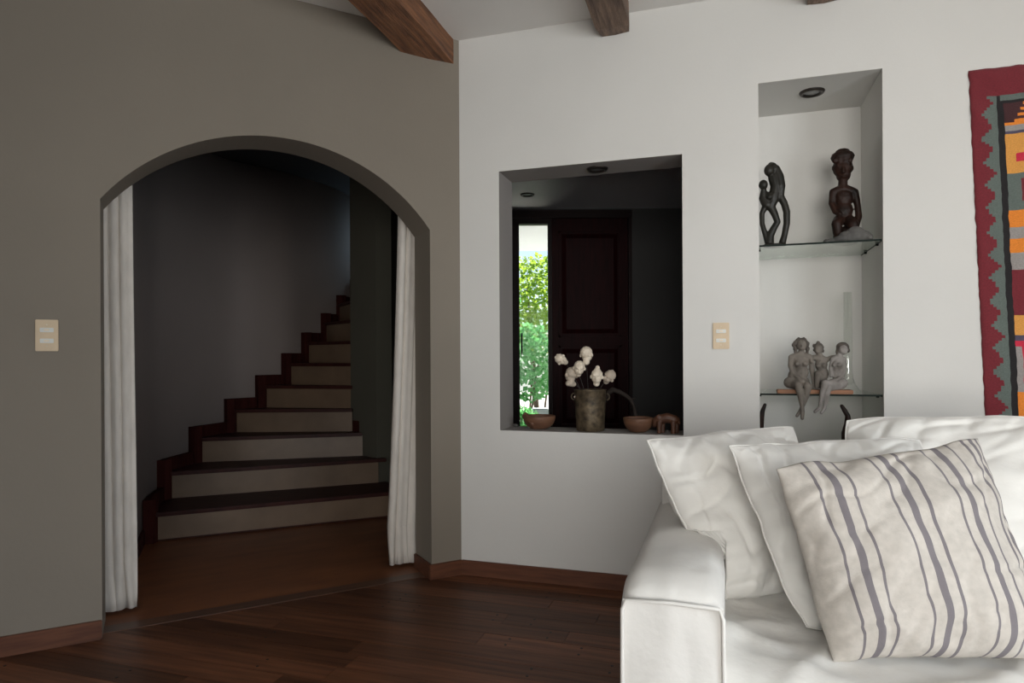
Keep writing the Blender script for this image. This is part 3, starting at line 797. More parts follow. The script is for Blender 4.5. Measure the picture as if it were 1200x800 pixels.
# --- terracotta board under the clay figures
n0 = .03
pa, pb_ = pB(911, 459, .055), pB(999, 459, .055)
g = Geo(); g.box(pa.x, pb_.x, n0, n0 + .075, SH[1], SH[1] + .017)
tag(g.top('terracotta_board', M['terracotta'], MB_, ((pa.x + pb_.x) / 2, n0 + .04, SH[1]), bevel=.002), 'orange terracotta board under the three clay figures', 'board')
BT = SH[1] + .017
CM = 2.93 / F_PX
r = lambda k: k * CM
def Pc(x, y, n): return pB(x, y, n)
def clay1(g):
    n = .065
    P = lambda x, y, dn=0: pB(x, y, n + dn)
    g.ball(P(939.5, 404.5, -.008), (r(5.6), r(6), r(7.2)), 2)
    g.ball(P(939.5, 407.5, -.024), (r(2.6), r(2), r(3)), 1); g.ball(P(939.8, 405, -.033), (r(1.0), r(1.2), r(1.8)), 1)
    g.limb([P(939.3, 410), P(938.8, 416)], [r(3.6), r(4)])
    g.limb([P(929, 418), P(938, 416.5), P(948.5, 418)], [r(3.8), r(5), r(3.8)])
    g.ball(P(938.5, 424), (r(9), r(6.5), r(9.5)), 2); g.ball(P(939.5, 436), (r(8), r(6.6), r(9)), 2)
    g.ball(P(934.5, 426, -.022), (r(3.4), r(3), r(3.4)), 1); g.ball(P(943.5, 426, -.022), (r(3.4), r(3), r(3.4)), 1)
    g.ball(P(934, 447.5, .004), (r(14.5), r(9), r(9)), 2); g.ball(P(926.5, 448, .006), (r(8), r(7.5), r(7.5)), 2); g.ball(P(931, 440, .004), (r(7.5), r(7), r(8)), 2)
    g.limb([P(927.5, 418.5), P(926.8, 428), P(929.5, 437, -.008), P(936, 443, -.03), P(941, 446.5, -.04)], [r(3.6), r(3.3), r(3.2), r(2.5), r(2.4)])
    g.limb([P(949.5, 419), P(951.2, 428), P(952.3, 438), P(953.3, 446), P(954.5, 453)], [r(3.3), r(2.9), r(2.6), r(2.2), r(2.3)])
    g.limb([P(931, 449), P(935.5, 451, -.055), P(938, 463, -.06), P(940, 476, -.06), P(940.6, 482, -.06)], [r(6.5), r(4.6), r(3.6), r(2.4), r(2.4)])
    g.limb([P(940.6, 482, -.06), P(940.3, 490, -.072)], [r(2.5), r(2)])
    g.limb([P(942, 449), P(946.8, 452.5, -.055), P(945, 464, -.05), P(940, 477, -.045), P(937.5, 482, -.045)], [r(6.2), r(4.4), r(3.4), r(2.3), r(2.2)])
    g.limb([P(937.5, 482, -.045), P(934, 487.2, -.056)], [r(2.3), r(1.8)])
def hair1(g):
    n = .068
    P = lambda x, y, dn=0: pB(x, y, n + dn)
    g.ball(P(939.3, 401.5, .006), (r(7.2), r(6.5), r(6)), 2)
    for (x, y, k) in ((933, 402, 4.0), (930.3, 404, 2.8), (932.3, 408, 3.2), (945.5, 403, 3.6), (946.3, 408.5, 3.0), (945.8, 413, 2.4), (936, 398.5, 3.4), (942, 398.5, 3.4), (932.5, 412, 2.4)):
        g.ball(P(x, y), (r(k), r(k) * 1.3, r(k) * 1.2), 1)
def clay_person(label, build, hair, m, base):
    o = blob_thing('clay_figure', label, 'figurine', base, build, m, .0026, 2, 'seated clay figures')
    g = Blob(); hair(g); h_ = g.part('hair', M['clay_dark'], o, smooth=True); bake(h_, .0022, 1)
    return o
b = pB(936, 455, .065)
clay_person('largest seated clay figure, upright at the left end, ankles crossed', clay1, hair1, M['clay'], (b.x, .065, BT))
def clay2(g):
    n = .085
    P = lambda x, y, dn=0: pB(x, y, n + dn)
    g.ball(P(958.8, 409, -.004), (r(4.9), r(5.4), r(6.2)), 2); g.ball(P(957.2, 411.3, -.020), (r(2), r(1.8), r(2.4)), 1)
    g.limb([P(960, 413), P(961, 418)], [r(3), r(3.6)])
    g.limb([P(953, 419), P(961.5, 419.5), P(969, 421.5)], [r(3.4), r(4.4), r(3.2)])
    g.ball(P(962.5, 427), (r(7), r(5.8), r(8.5)), 2); g.ball(P(964, 438), (r(7), r(6), r(9)), 2); g.ball(P(964, 449.5), (r(9.5), r(7), r(6.5)), 2)
    g.ball(P(958.5, 428.5, -.02), (r(2.8), r(2.6), r(3)), 1); g.ball(P(965.5, 428, -.02), (r(2.8), r(2.6), r(3)), 1)
    g.limb([P(953, 419), P(950.5, 420.5, -.025), P(951.5, 424, -.035)], [r(3), r(2.6), r(2.2)])
    g.limb([P(969.5, 421), P(974.5, 418.5, .01), P(980, 417.5, .012)], [r(2.9), r(2.5), r(2.3)])
    g.limb([P(962, 449, -.01), P(959.2, 437.5, -.05), P(958, 445, -.042), P(957.6, 453, -.036)], [r(5), r(4.4), r(3.4), r(2.8)])
    g.limb([P(966, 449), P(972, 451.5, -.03)], [r(5), r(3.6)])
def hair2(g):
    n = .088
    P = lambda x, y, dn=0: pB(x, y, n + dn)
    g.ball(P(959.3, 406.5, .006), (r(5.6), r(5.4), r(5.6)), 2); g.ball(P(958.8, 401.5), (r(2.6), r(2.6), r(2.6)), 1)
    for (x, y, k) in ((954, 405, 2), (963.8, 407, 2.2), (964.5, 411, 1.8), (954, 410, 1.5)): g.ball(P(x, y), (r(k), r(k), r(k) * 1.4), 1)
b = pB(963, 455, .085)
clay_person('smallest seated clay figure with topknot, in the middle, one knee raised', clay2, hair2, M['clay'], (b.x, .085, BT))
def clay3(g):
    n = .062
    P = lambda x, y, dn=0: pB(x, y, n + dn)
    g.ball(P(988.2, 409.5, -.006), (r(5.2), r(5.8), r(6.4)), 2); g.ball(P(991, 413, -.018), (r(2.4), r(2), r(2.6)), 1)
    g.limb([P(985.5, 413), P(983, 418.5)], [r(3.2), r(3.8)])
    g.limb([P(976.5, 421), P(982.5, 419), P(988, 420.5)], [r(3.2), r(4.4), r(3.2)])
    g.ball(P(981.5, 428), (r(7), r(6), r(9)), 2); g.ball(P(981.8, 438.5), (r(6.6), r(6), r(8.5)), 2); g.ball(P(984, 448.5), (r(9), r(7.5), r(6.8)), 2)
    g.ball(P(977.6, 427.5, -.022), (r(2.6), r(2.6), r(3)), 1); g.ball(P(983.5, 427.5, -.022), (r(2.6), r(2.6), r(3)), 1)
    g.limb([P(989, 421), P(989.3, 431), P(987.5, 440, -.012), P(981, 444.8, -.03), P(974, 446, -.04)], [r(3.2), r(2.7), r(2.6), r(2.2), r(2.2)])
    g.limb([P(976, 421.5), P(973.8, 430), P(974, 440, -.01)], [r(2.9), r(2.4), r(2.2)])
    g.limb([P(984, 448.5), P(975, 450, -.03), P(966.8, 449, -.055), P(964, 460, -.058), P(961.5, 473, -.058), P(961, 477, -.058)], [r(6.2), r(5.2), r(4.2), r(3.2), r(2.2), r(2.3)])
    g.limb([P(961, 477, -.058), P(955, 482.5, -.072)], [r(2.2), r(1.7)])
    g.limb([P(986, 450, .004), P(977, 453, -.02), P(970.5, 454.5, -.045), P(968.5, 466, -.046), P(966.3, 477, -.046), P(966, 479, -.046)], [r(6), r(4.8), r(3.8), r(3), r(2.2), r(2.2)])
    g.limb([P(966, 479, -.046), P(962.5, 483.7, -.058)], [r(2.1), r(1.7)])
def hair3(g):
    n = .066
    P = lambda x, y, dn=0: pB(x, y, n + dn)
    g.ball(P(987.4, 406.0, .004), (r(7.0), r(7.4), r(5.6)), 2)
    for (x, y, k) in ((982.8, 408, 3.2), (981.8, 412, 2.8), (981.5, 416, 2.2), (993, 407, 2.6), (994.2, 410.5, 2.2)): g.ball(P(x, y, .002), (r(k), r(k) * 1.2, r(k) * 1.3), 1)
b = pB(984, 455, .062)
clay_person('pale-legged seated clay figure at the right end, head bowed', clay3, hair3, M['clay_pale'], (b.x, .062, BT))

# --- glass vase
vb = pB(994, 445, .25)
zt = pB(993, 342, .25).z - SH[1]
g = Geo()
g.lathe([(.055, 0.001), (.056, .004), (.046, .012), (.030, .035), (.022, .07), (.0195, .12), (.019, zt), (.0165, zt), (.017, .12), (.0195, .07), (.026, .04), (.004, .03)], (vb.x, .25, SH[1]), 28)
tag(g.top('glass_vase', M['vase'], MB_, (vb.x, .25, SH[1]), smooth=True), 'tall slim clear glass vase with flared foot behind the clay figures', 'vase')

# --- two dark carved antelope-like sticks standing on the niche floor
def stick(px0, pts, rads):
    def f(g):
        n = .16
        q = [pB(x, y, n) for x, y in pts]
        g.limb(q, [k * PXM for k in rads])
        b_ = q[-1]; g.limb([b_, (b_.x, n, NZ0 + .012)], [rads[-1] * PXM, rads[-1] * PXM])
        g.ball((b_.x, n, NZ0 + .010), (.03, .03, .012), 2)
    return f
b = pB(894, 500, .16)
blob_thing('dark_wood_carving', 'dark curved wooden carving low in the niche at its left edge', 'sculpture', (b.x, .16, NZ0), stick(894, [(896.5, 474), (893.5, 482), (892.5, 490), (892, 500), (893, 512)], [2.0, 2.8, 3.2, 3.2, 3.6]), M['mahog'], .003, 2)
b = pB(994, 500, .16)
blob_thing('dark_wood_carving', 'dark angled wooden carving low in the niche behind the back cushion', 'sculpture', (b.x, .16, NZ0), stick(994, [(986.5, 475.5), (990, 481), (993.5, 487), (994, 497), (992.5, 508), (993, 518)], [2.2, 2.9, 3.0, 4.4, 6.2, 6.4]), M['mahog'], .003, 2)

# ================================================================== OPENING SILL
SZ = WZ0
n = .105
bc = pB(692, 500, n); bx_, by_ = bc.x, n
bk = thing('metal_bucket', 'aged brass bucket holding the ceramic heads, on the sill of the wall opening', 'bucket', MB_, (bx_, by_, SZ))
BH = .205
g = Geo(); g.lathe([(.066, 0), (.070, .004), (.073, .06), (.0765, .14), (.0795, BH - .004), (.082, BH), (.080, BH + .002), (.077, BH - .004), (.073, .12), (.069, .02), (.004, .018)], (bx_, by_, SZ), 40)
g.part('body', M['bucket'], bk, smooth=True)
for sx in (-1, 1):
    g = Geo(); px_ = bx_ + sx * .081
    g.tube([(px_ + sx * (.002 + .014 * math.sin(a)), by_, SZ + BH - .035 + .016 * math.cos(a)) for a in [math.pi * k / 8 for k in range(9)]], .0035, 8); g.part('lug_handle', M['bucket'], bk, smooth=True)
g = Geo(); g.ball((bx_ - .072, by_ - .034, SZ + BH - .035), (.006, .006, .006), 2); g.part('rivet', M['ceramic_b'], bk, smooth=True)

HM = 3.3 / F_PX
def head(label, px, py, dn, kind, tilt, m, sc=1.0):
    c = pB(px, py, n + dn)
    t = thing('ceramic_head', label, 'ceramic head', MB_, (c.x, c.y, SZ + .03), 'ceramic heads on wires')
    g = Blob()
    k = HM * sc
    rot = Euler(tilt); rm = rot.to_matrix()
    W = lambda x, y, z: c + rm @ Vector((x * k, y * k, z * k))
    def bl(p, rr, sub=2): g.ball(W(*p), tuple(x * k for x in rr), sub, rot)
    bl((0, .8, 2.2), (7.4, 7.8, 7.4)); bl((0, -1.0, -2.4), (6.3, 6.2, 6.4))
    bl((0, -2.4, -6), (2.8, 2.8, 2.6), 1)
    g.limb([W(0, 1.2, -5), W(0, 1.4, -8.8)], [3.9 * k, 4.2 * k])
    g.limb([W(0, -6.0, 0), W(0, -8.0, -3)], [1.0 * k, 1.6 * k])
    bl((-2.6, -6.4, 1.6), (2.2, 1.2, 1), 1); bl((2.6, -6.4, 1.6), (2.2, 1.2, 1), 1); bl((0, -6.2, -5.4), (2.3, 1.2, 1), 1)
    bl((-7.3, .8, -1), (1.5, 2.2, 2.8), 1); bl((7.3, .8, -1), (1.5, 2.2, 2.8), 1)
    if kind == 'topknot': bl((0.2, 1, 11), (3.0, 3.0, 3.0)); bl((0, .8, 7), (4.4, 4.6, 4.4))
    if kind == 'wild':
        for (x, z) in ((-5, 5), (-1.5, 8.4), (3, 7.5), (5.5, 4)): bl((x, 1, z), (2.2, 2.4, 2.2), 1)
    if kind == 'bust': g.limb([W(-3.5, 1.2, -10.5), W(3.5, 1.2, -10.5)], [3.4 * k, 3.4 * k])
    o = g.part('head', m, t, smooth=True); bake(o, .0022, 1)
    base_pt = Vector((bx_ + (c.x - bx_) * .25, by_ + (c.y - by_) * .25, SZ + .03))
    g = Geo(); q = W(0, 1.2, -8.5)
    edge = Vector((bx_ + max(-.05, min(.05, (c.x - bx_) * .62)), by_ + (c.y - by_) * .5, SZ + BH + .004))
    g.tube([q, (q * .45 + edge * .55) + Vector((0, 0, .006)), edge, base_pt], .0013, 6)
    g.part('wire', M['wire'], t, smooth=True)
head('leftmost ceramic head, small, tilted sideways above the bucket', 657.5, 421, -.01, 'wild', (.1, -1.05, .5), M['ceramic'], .80)
head('beige ceramic head with broad neck, lower left, in shade behind others', 669.5, 439, -.02, 'bust', (0, -.12, -2.4), M['ceramic_b'], 1.0)
head('smooth bald white ceramic head third from left, looking down', 679, 431, -.045, 'bald', (.35, .12, .3), M['ceramic'], .90)
head('topmost white ceramic head with visible ears', 687.5, 415, .0, 'bald', (0, .03, 2.9), M['ceramic'], 1.0)
head('white ceramic head with a topknot facing forward', 699.5, 441, -.05, 'topknot', (.05, 0.06, .1), M['ceramic'], .92)
head('rightmost beige ceramic head, tilted to the right', 714, 441, -.01, 'wild', (0, .75, -.5), M['ceramic_b'], .88)

# bowls
def bowl(name, label, px, rad, ht, m, nn, knob=False):
    c = pB(px, 496, nn)
    t = thing(name, label, 'bowl', MB_, (c.x, nn, SZ), 'wooden bowls on the sill')
    g = Geo(); pr = []
    for i in range(11):
        a = i / 10; pr.append((rad * (.36 + .64 * math.sin(a * math.pi / 2) ** .9), ht * (a ** 1.5)))
    inn = [(r_ - .006, z_ + .002) for r_, z_ in pr[::-1]]
    inn = [(max(r_, .003), max(z_, .008)) for r_, z_ in inn]
    g.lathe(pr + inn, (c.x, nn, SZ), 36)
    g.part('body', m, t, smooth=True)
    if knob:
        g = Blob(); g.limb([(c.x - rad * .95, nn - .01, SZ + ht * .9), (c.x - rad * .75, nn - .035, SZ + ht * 1.1), (c.x - rad * .52, nn - .055, SZ + ht * .95)], [.010, .014, .010])
        o = g.part('carved_lip', m, t, smooth=True); bake(o, .003, 2)
        g = Blob(); g.limb([(c.x - rad * .55, nn - rad * .72, SZ + ht * .82), (c.x - rad * .2, nn - rad * .78, SZ + ht * .5), (c.x - rad * .12, nn - rad * .52, SZ + ht * .12)], [.009, .013, .008])
        o = g.part('carved_leaf', m, t, smooth=True); bake(o, .003, 2)
bowl('wooden_bowl', 'brown wooden bowl with carved lip at the left end of the sill', 632, .084, .068, M['woodbowl'], .115, True)
bowl('wooden_bowl', 'plain round wooden bowl between the bucket and the animal figurine', 748, .073, .070, M['woodbowl'], .10)

# small carved animal
def animal(g):
    nn = .075
    P = lambda x, y, dn=0: pB(x, y, nn + dn)
    k = 3.16 / F_PX
    g.limb([P(774, 491), P(782, 489.5), P(790, 491.5)], [5.6 * k, 6.0 * k, 5.4 * k])
    g.limb([P(773, 490), P(768.5, 492.5), P(766.8, 498)], [5.0 * k, 4.2 * k, 2.6 * k]); g.ball(P(771.5, 488.5, -.018), (3.2 * k, 1.4 * k, 3.6 * k), 1)
    for (x, dn) in ((772.5, -.014), (776.5, .016), (789, -.014), (793, .016)):
        top = P(x, 495, dn); g.limb([top, (top.x, top.y, SZ + .008)], [3.2 * k, 2.7 * k]); g.ball((top.x, top.y - .003, SZ + .005), (3.2 * k, 3.6 * k, .0055), 1)
    g.limb([P(795, 490), P(796.5, 496)], [1.5 * k, 1.1 * k])
b = pB(782, 505, .075)
blob_thing('animal_figurine', 'small carved wooden four-legged animal at the right end of the sill', 'figurine', (b.x, .075, SZ), animal, M['animal'], .0028, 2)
# dark branch lying behind the bucket
def branch(g):
    nn = .19
    q = [pB(x, y, nn) for x, y in ((709, 470), (712, 461), (718, 456.5), (726, 459), (733, 463), (739, 468), (743, 476), (745, 488), (746, 497))]
    g.limb(q, [.010, .012, .013, .012, .011, .010, .009, .009, .009])
    g.limb([q[5], pB(746, 466, nn)], [.005, .003])
    e_ = q[-1]; g.limb([e_, (e_.x + .005, nn, SZ + .006)], [.006, .006])
    s_ = q[0]; g.limb([s_, (s_.x - .01, nn, SZ + .006)], [.006, .006])
b = pB(725, 500, .19)
blob_thing('dark_branch', 'dark curved branch arching behind the bucket', 'branch', (b.x, .19, SZ), branch, M['branch'], .003, 2)
g = Blob(); pp_ = pB(604, 500, .17); g.ball((pp_.x, .17, SZ + .009), (.016, .012, .009), 2); g.ball((pp_.x + .01, .165, SZ + .008), (.010, .010, .008), 2)
o = g.top('pale_pebble', M['rock'], MB_, (pp_.x, .17, SZ), smooth=True); bake(o, .0025, 1); tag(o, 'pale pebble in the left corner of the sill', 'pebble')

# ================================================================== RUG on the white wall
def rug():
    cell_s, cell_z = .0115, .0115
    Wn, Hn = 76, 128
    names = ['maroon', 'teal', 'black', 'orange', 'amber', 'grey', 'red', 'navy', 'darkbrown']
    idx = {k: i for i, k in enumerate(names)}
    s_left, z_top = 2.265, 2.292
    PZ = .00348 / cell_z      # picture rows -> cells
    def field(i, j):
        """i cells from left, j rows from top; returns yarn"""
        y = 78 + j / PZ; x = 1135.7 + i / PZ - (j / PZ) * .0
        ii = min(i, Wn - 1 - i); xx = ii
        if y < 111: return 'maroon'
        if y < 117 and ii > 8: return 'teal'
        per = 8.3; ph = ((j - 12) % per) / per
        tooth = 3 + round(3.6 * abs(ph * 2 - 1))
        if ii < tooth: return 'maroon'
        if ii < 8: return 'teal'
        if ii < 10: return 'black'
        if y < 119: return 'black'
        f = i - 10
        if y < 141:
            if f < 6 - (y - 119) * .18: return 'darkbrown'
            return 'orange' if j % 2 else 'darkbrown'
        if y < 146: return 'orange'
        if y < 151: return 'grey'
        if y < 157: return 'navy'
        m = min(f, Wn - 20 - f)
        if y < 201:
            return 'red' if (178 < y < 190 and (f % 18) > 2 and (f % 18) < 12) else 'amber'
        if y < 246:
            if 208 < y < 236 and 3 < f % 20 < 17:
                return 'amber' if (214 < y < 231 and 5 < f % 20 < 15) else 'maroon'
            return 'teal'
        if y < 265: return 'orange'
        if y < 279: return 'grey'
        if y < 295: return 'orange'
        if y < 315: return 'grey'
        if y < 367:
            if 330 < y < 360 and 3 < f % 20 < 18:
                return 'orange' if (336 < y < 354 and 5 < f % 20 < 16) else 'teal'
            return 'maroon'
        if y < 391: return 'amber'
        if y < 455:
            q = f % 22; q = min(q, 21 - q)
            if y < 397: return 'navy'
            if y < 403: return 'red' if q < 6 else 'navy'
            if q < 2: return 'grey'
            if q < 5: return 'red'
            if y > 447: return 'grey'
            if y > 441: return 'red'
            return 'navy'
        if y < 490: return 'orange' if f % 22 < 5 else 'teal'
        k = int((y - 490) / 18) % 4
        return ('amber', 'grey', 'orange', 'maroon')[k] if y < 505 else 'maroon'
    g = Geo(); vs_ = []; bk_ = []
    for j in range(Hn + 1):
        for i in range(Wn + 1):
            skew = .052 * j / 122
            nz = noise.noise(Vector((i * .25, j * .12, 3)))
            edge = (i in (0, Wn)) or (j in (0, Hn))
            wv = .004 * noise.noise(Vector((j * .33, i * .02, 9)))
            s = s_left + i * cell_s + skew + wv; z = z_top - j * cell_z + .003 * noise.noise(Vector((i * .3, 5, 1)))
            d = -.006 - .006 * nz - .010 * max(0, noise.noise(Vector((j * .1, i * .08, 4))))
            vs_.append((s, d if not edge else d * .7, z)); bk_.append((s, min(-.001, d + .006), z))
    fs = []; mi = []
    for j in range(Hn):
        for i in range(Wn):
            a = j * (Wn + 1) + i
            g.f.append((a, a + Wn + 1, a + Wn + 2, a + 1)); g.mi.append(idx[field(i, j)])
    g.v = vs_ + bk_
    o_ = len(vs_)
    for j in range(Hn):
        for i in (0, Wn):
            a = j * (Wn + 1) + i
            g.f.append((a, o_ + a, o_ + a + Wn + 1, a + Wn + 1) if i == 0 else (a, a + Wn + 1, o_ + a + Wn + 1, o_ + a)); g.mi.append(idx['maroon'])
    for i in range(Wn):
        for j in (0, Hn):
            a = j * (Wn + 1) + i
            g.f.append((a, a + 1, o_ + a + 1, o_ + a) if j == 0 else (a, o_ + a, o_ + a + 1, a + 1)); g.mi.append(idx['maroon'])
    o = g.top('wall_rug', [M['y_' + k] for k in names], MB_, (2.7, 0, .82), smooth=True)
    return tag(o, 'woven wool rug with maroon stepped border hanging on the white wall', 'rug')
rug()

# ================================================================== SOFA (frame B)
SF, SB = -1.73, -.70         # front and back (n)
SS0, SS1 = 1.075, 3.30       # left and right (s)
AW, AH = .215, .640
SEAT = .455
sofa = thing('sofa', 'white slipcovered sofa in front of the niche wall', 'sofa', MB_, ((SS0 + SS1) / 2, (SF + SB) / 2, 0))
def nz3(p, f, a): 
    v = noise.noise_vector(Vector(p) * f); return v * a
def arm(s0, s1, inner):
    """extruded arm with rounded top shoulders, wrinkled"""
    g = Geo(); NN = 36
    w2 = (s1 - s0) / 2; c = (s0 + s1) / 2; rr = .055
    prof = [(-w2, .02), (-w2, .15), (-w2, .3), (-w2, .45)]
    for k in range(7):
        a = math.pi - math.pi / 2 * k / 6; prof.append((-w2 + rr + rr * math.cos(a), AH - rr + rr * math.sin(a)))
    for k in range(1, 5): prof.append((-w2 + rr + (2 * w2 - 2 * rr) * k / 5, AH + .006 * math.sin(math.pi * k / 5)))
    for k in range(7):
        a = math.pi / 2 - math.pi / 2 * k / 6; prof.append((w2 - rr + rr * math.cos(a), AH - rr + rr * math.sin(a)))
    prof += [(w2, .45), (w2, .3), (w2, .15), (w2, .02)]
    m = len(prof); vs_ = []
    for i in range(NN + 1):
        nn = SF + (SB - SF) * i / NN
        for (x, z) in prof:
            q = Vector((c + x, nn, z)); d = nz3(q, 7, .006) + nz3(q, 2.5, .006)
            k = 1.0
            zz = z
            if i <= 2 and z > .45: # softened front roll
                zz = z - (.035 * (1 - i / 3) ** 2 * (z - .45) / (AH - .45))
            vs_.append((c + x + d.x, nn + (d.y if i not in (0,) else 0), zz + d.z * (1 if z > .1 else 0)))
    fs = [(i * m + k, i * m + k + 1, (i + 1) * m + k + 1, (i + 1) * m + k) for i in range(NN) for k in range(m - 1)]
    fs.append(tuple(range(m))[::-1]); fs.append(tuple(NN * m + k for k in range(m)))
    g.add(vs_, fs)
    o = g.part('arm', M['fabric'], sofa, smooth=True)
    # front panel, slightly proud, bordered by piping
    g = Geo(); GU, GV = 16, 30; vs_ = []
    zt_ = AH - .042
    for j in range(GV + 1):
        for i in range(GU + 1):
            x = s0 + .004 + (s1 - s0 - .008) * i / GU; z = .02 + (zt_ - .02) * j / GV
            y = SF - .006 - .012 * (math.sin(math.pi * i / GU) * math.sin(math.pi * min(1, j / GV))) ** .6 + .012 * noise.noise(Vector((x * 9, z * 5, 2))) * math.sin(math.pi * i / GU)
            vs_.append((x, y, z))
    g.add(vs_, [(j * (GU + 1) + i, j * (GU + 1) + i + 1, (j + 1) * (GU + 1) + i + 1, (j + 1) * (GU + 1) + i) for j in range(GV) for i in range(GU)])
    g.part('arm_front_panel', M['fabric'], sofa, smooth=True)
    g = Geo(); y = SF - .010
    g.tube([(s0 + .002, y, .02), (s0 + .002, y, .3), (s0 + .004, y - .002, zt_ - .02), (s0 + .012, y - .003, zt_), ((s0 + s1) / 2, y - .005, zt_ + .004), (s1 - .012, y - .003, zt_), (s1 - .004, y - .002, zt_ - .02), (s1 - .002, y, .3), (s1 - .002, y, .02)], .0045, 8)
    g.part('piping', M['piping'], sofa, smooth=True)
arm(SS0, SS0 + AW, 1); arm(SS1 - AW, SS1, -1)
# seat cushion / slipcovered seat with creases
g = Geo(); NX, NY = 110, 60; vs_ = []
a0, a1 = SS0 + AW - .01, SS1 - AW + .01
for j in range(NY + 1):
    v = j / NY; y = (SF - .02) + (SB - .2 - SF + .02) * v
    for i in range(NX + 1):
        u = i / NX; x = a0 + (a1 - a0) * u
        q = Vector((x, y, 0))
        z = SEAT + .012 * noise.noise(q * 3.0) + .010 * (1 - abs(noise.noise(Vector((x * 5.5 + y * 3, y * 9, 2)))) * 2) * .6
        z += .034 * max(0, .35 - abs(noise.noise(Vector((x * 3.2 - y * 4.5, y * 2.6 + x * 2.2, 8))))) + .026 * max(0, .3 - abs(noise.noise(Vector((x * 6 + y * 7, y * 4 - x * 3, 18)))))
        fr = max(0, (SF + .05 - y) / .07); z -= .035 * fr ** 2
        z += .012 * max(0, 1 - (x - a0) / .05) + .012 * max(0, 1 - (a1 - x) / .05)
        vs_.append((x, y, z))
top_n = len(vs_)
fs = [(j * (NX + 1) + i, j * (NX + 1) + i + 1, (j + 1) * (NX + 1) + i + 1, (j + 1) * (NX + 1) + i) for j in range(NY) for i in range(NX)]
low = [(v[0], v[1] - .002, .02) for v in vs_[:NX + 1]]
vs_ += low
fs += [(top_n + i, top_n + i + 1, i + 1, i) for i in range(NX)]
g.add(vs_, fs); g.part('seat', M['fabric'], sofa, smooth=True)
# back rest
g = Geo(); NX, prof = 60, []
for k in range(9):
    a = math.pi * k / 8; prof.append((SB - .12 - .09 * math.cos(math.pi - a) * -1, .70 + .05 * math.sin(a)))
prof = [(SB - .22, .40)] + [(SB - .12 - .10 * math.cos(math.pi * k / 8), .68 + .055 * math.sin(math.pi * k / 8)) for k in range(9)] + [(SB - .02, .4), (SB - .02, .02)]
m = len(prof); vs_ = []
for i in range(NX + 1):
    x = SS0 + .02 + (SS1 - SS0 - .04) * i / NX
    for (y, z) in prof:
        d = nz3((x, y, z), 4, .010); vs_.append((x, y + d.y, z + (d.z if z > .1 else 0)))
g.add(vs_, [(i * m + k, (i + 1) * m + k, (i + 1) * m + k + 1, i * m + k + 1) for i in range(NX) for k in range(m - 1)] + [tuple(range(m)), tuple(NX * m + k for k in range(m))[::-1]])
g.part('backrest', M['fabric'], sofa, smooth=True)

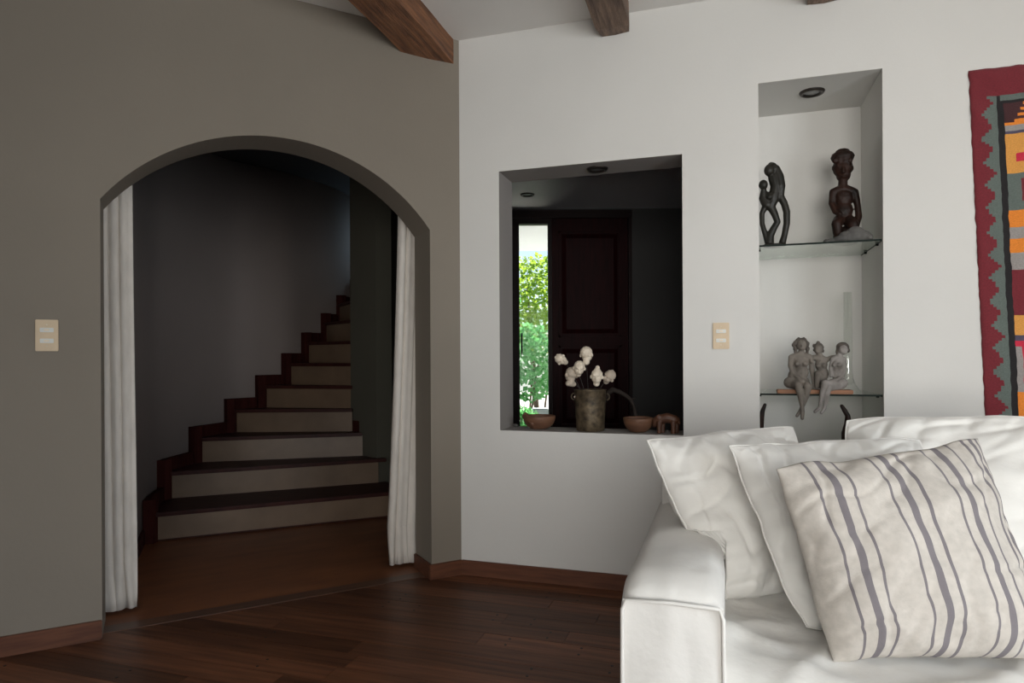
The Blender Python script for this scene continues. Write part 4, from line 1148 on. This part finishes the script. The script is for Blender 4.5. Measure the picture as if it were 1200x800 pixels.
# ---- loose pillows: soft squares through four corner points (frame B), bulging along their normal
def pillow(name, label, cor, T, m, piping=True, seed=0, pinch=.07, wr=.010, sag=0.0, rnd=.035):
    TL, TR, BR, BL = [Vector(c) for c in cor]
    cen = (TL + TR + BR + BL) / 4
    nrm = (TR - BL).cross(BR - TL).normalized()
    if nrm.y > 0: nrm = -nrm          # toward the viewer
    NN = 84; g = Geo()
    ex_ = (TR + BR - TL - BL).normalized(); ey_ = (TL + TR - BL - BR).normalized()
    def crease(v3, width):
        return max(0, width - abs(noise.noise(v3))) / width
    def pos(u, v, side):
        # u,v in [-1,1]; edges drawn in between the corners, corners rounded
        k = 1 - rnd * (abs(u) * abs(v)) ** 5
        uu = k * u * (1 - pinch * (1 - v * v) * abs(u) ** 1.5); vv = k * v * (1 - pinch * (1 - u * u) * abs(v) ** 1.5)
        a, b = (uu + 1) / 2, (vv + 1) / 2
        p = (BL * (1 - a) + BR * a) * (1 - b) + (TL * (1 - a) + TR * a) * b
        p = p + ex_ * (.011 * noise.noise(Vector((v * 2.3, u * .7, seed + 20)))) + ey_ * (.011 * noise.noise(Vector((u * 2.3, v * .7, seed + 30))))
        e = max(0, (1 - abs(u) ** 3.6)) ** .60 * max(0, (1 - abs(v) ** 3.6)) ** .60 * (1 - .24 * (u * u + v * v) / 2)
        t = T * e * (1 + .20 * (-v))
        q = Vector((u * 1.3, v * 1.3, seed * 3.1 + side))
        rad = math.hypot(u, v); ang = math.atan2(v, u)
        w_ = wr * (noise.noise(q * 1.6) * 1.2 + .4 * noise.noise(q * 3.6))
        w_ -= wr * .55 * crease(Vector((u * 1.1 + v * .8, v * 2.4 - u * 1.2, seed * 1.7 + side)), .16) * min(1, rad)
        w_ -= wr * .5 * crease(Vector((u * 2.6 - v * 1.1, v * 1.0 + u * .9, seed * 2.9 + 4)), .13) * min(1, rad)
        # puckers running in from the seams
        ed = max(abs(u), abs(v)); al = v if abs(u) > abs(v) else u
        w_ += wr * .55 * noise.noise(Vector((al * 9, seed * 2 + side, ed * 1.5))) * max(0, (ed - .55) / .45) ** 1.3
        w_ *= min(1, e * 2.2)
        p = p + nrm * ((t + w_) * (1 if side == 0 else -.75) + (1 - min(1, e * 2)) * .008 * noise.noise(Vector((u * 4, v * 4, seed))))
        p.z -= sag * (1 - u * u) * max(0, v) ** 2
        ai, at = SS0 + AW + .004, AH + .008      # rest on the arm and on the seat
        if p.x < ai and p.z < at:
            if ai - p.x < at - p.z: p.x = ai
            else: p.z = at
        if p.z < SEAT + .014: p.z = SEAT + .014 + (p.z - SEAT - .014) * .08
        return p
    idx = {}; uvs = []
    for side in (0, 1):
        for j in range(NN + 1):
            for i in range(NN + 1):
                bd = i in (0, NN) or j in (0, NN)
                if side == 1 and bd: idx[(1, i, j)] = idx[(0, i, j)]; continue
                u, v = -math.cos(math.pi * i / NN) * .55 + (2 * i / NN - 1) * .45, -math.cos(math.pi * j / NN) * .55 + (2 * j / NN - 1) * .45
                idx[(side, i, j)] = len(g.v); g.v.append(tuple(pos(u, v, side))); uvs.append(((u + 1) / 2, (v + 1) / 2))
    for side in (0, 1):
        for j in range(NN):
            for i in range(NN):
                q = (idx[(side, i, j)], idx[(side, i + 1, j)], idx[(side, i + 1, j + 1)], idx[(side, i, j + 1)])
                g.f.append(q if side == 0 else q[::-1]); g.mi.append(0)
    zmin = min(v[2] for v in g.v)
    t = thing(name, label, 'pillow', MB_, (cen.x, cen.y, zmin), 'sofa pillows')
    o = g.part('cover', m, t, smooth=True)
    uvl = o.data.uv_layers.new(name='UVMap')
    for lp in o.data.loops: uvl.data[lp.index].uv = uvs[lp.vertex_index]
    if piping:
        loop = [idx[(0, i, 0)] for i in range(NN)] + [idx[(0, NN, j)] for j in range(NN)] + [idx[(0, i, NN)] for i in range(NN, 0, -1)] + [idx[(0, 0, j)] for j in range(NN, 0, -1)]
        G = Geo(); G.tube([g.v[k] for k in loop], .0030, 6, closed=True); G.part('piping', M['piping'], t, smooth=True)
    return t
# corners: pixel and distance of each corner, set so the pillows are about half a metre square and rest on the seat
pillow('pillow', 'white pillow leaning on the sofa arm, leftmost', [pWB(755, 515, 1.92), pWB(930, 496, 2.18), pWB(985, 700, 1.93), pWB(842, 706, 1.72)], .105, M['pillow'], True, 1, .015, .020)
pillow('pillow', 'white pillow between the leftmost and the striped pillow', [pWB(850, 521, 1.78), pWB(1080, 513, 1.86), pWB(1120, 732, 1.62), pWB(942, 738, 1.56)], .10, M['pillow'], True, 2, .015, .020)
pillow('striped_pillow', 'beige linen pillow with grey stripes, frontmost on the sofa', [pWB(907, 547, 1.52), pWB(1146, 512, 1.60), pWB(1236, 775, 1.36), pWB(974, 775, 1.40)], .10, stripe_mat(), False, 4, .035, .013, rnd=.008)
pillow('back_cushion', 'large white back cushion below the hanging rug', [pWB(989, 488, 2.12), pWB(1290, 486, 1.96), pWB(1300, 690, 1.76), pWB(1000, 675, 1.93)], .095, M['pillow'], True, 6, .015, .018)
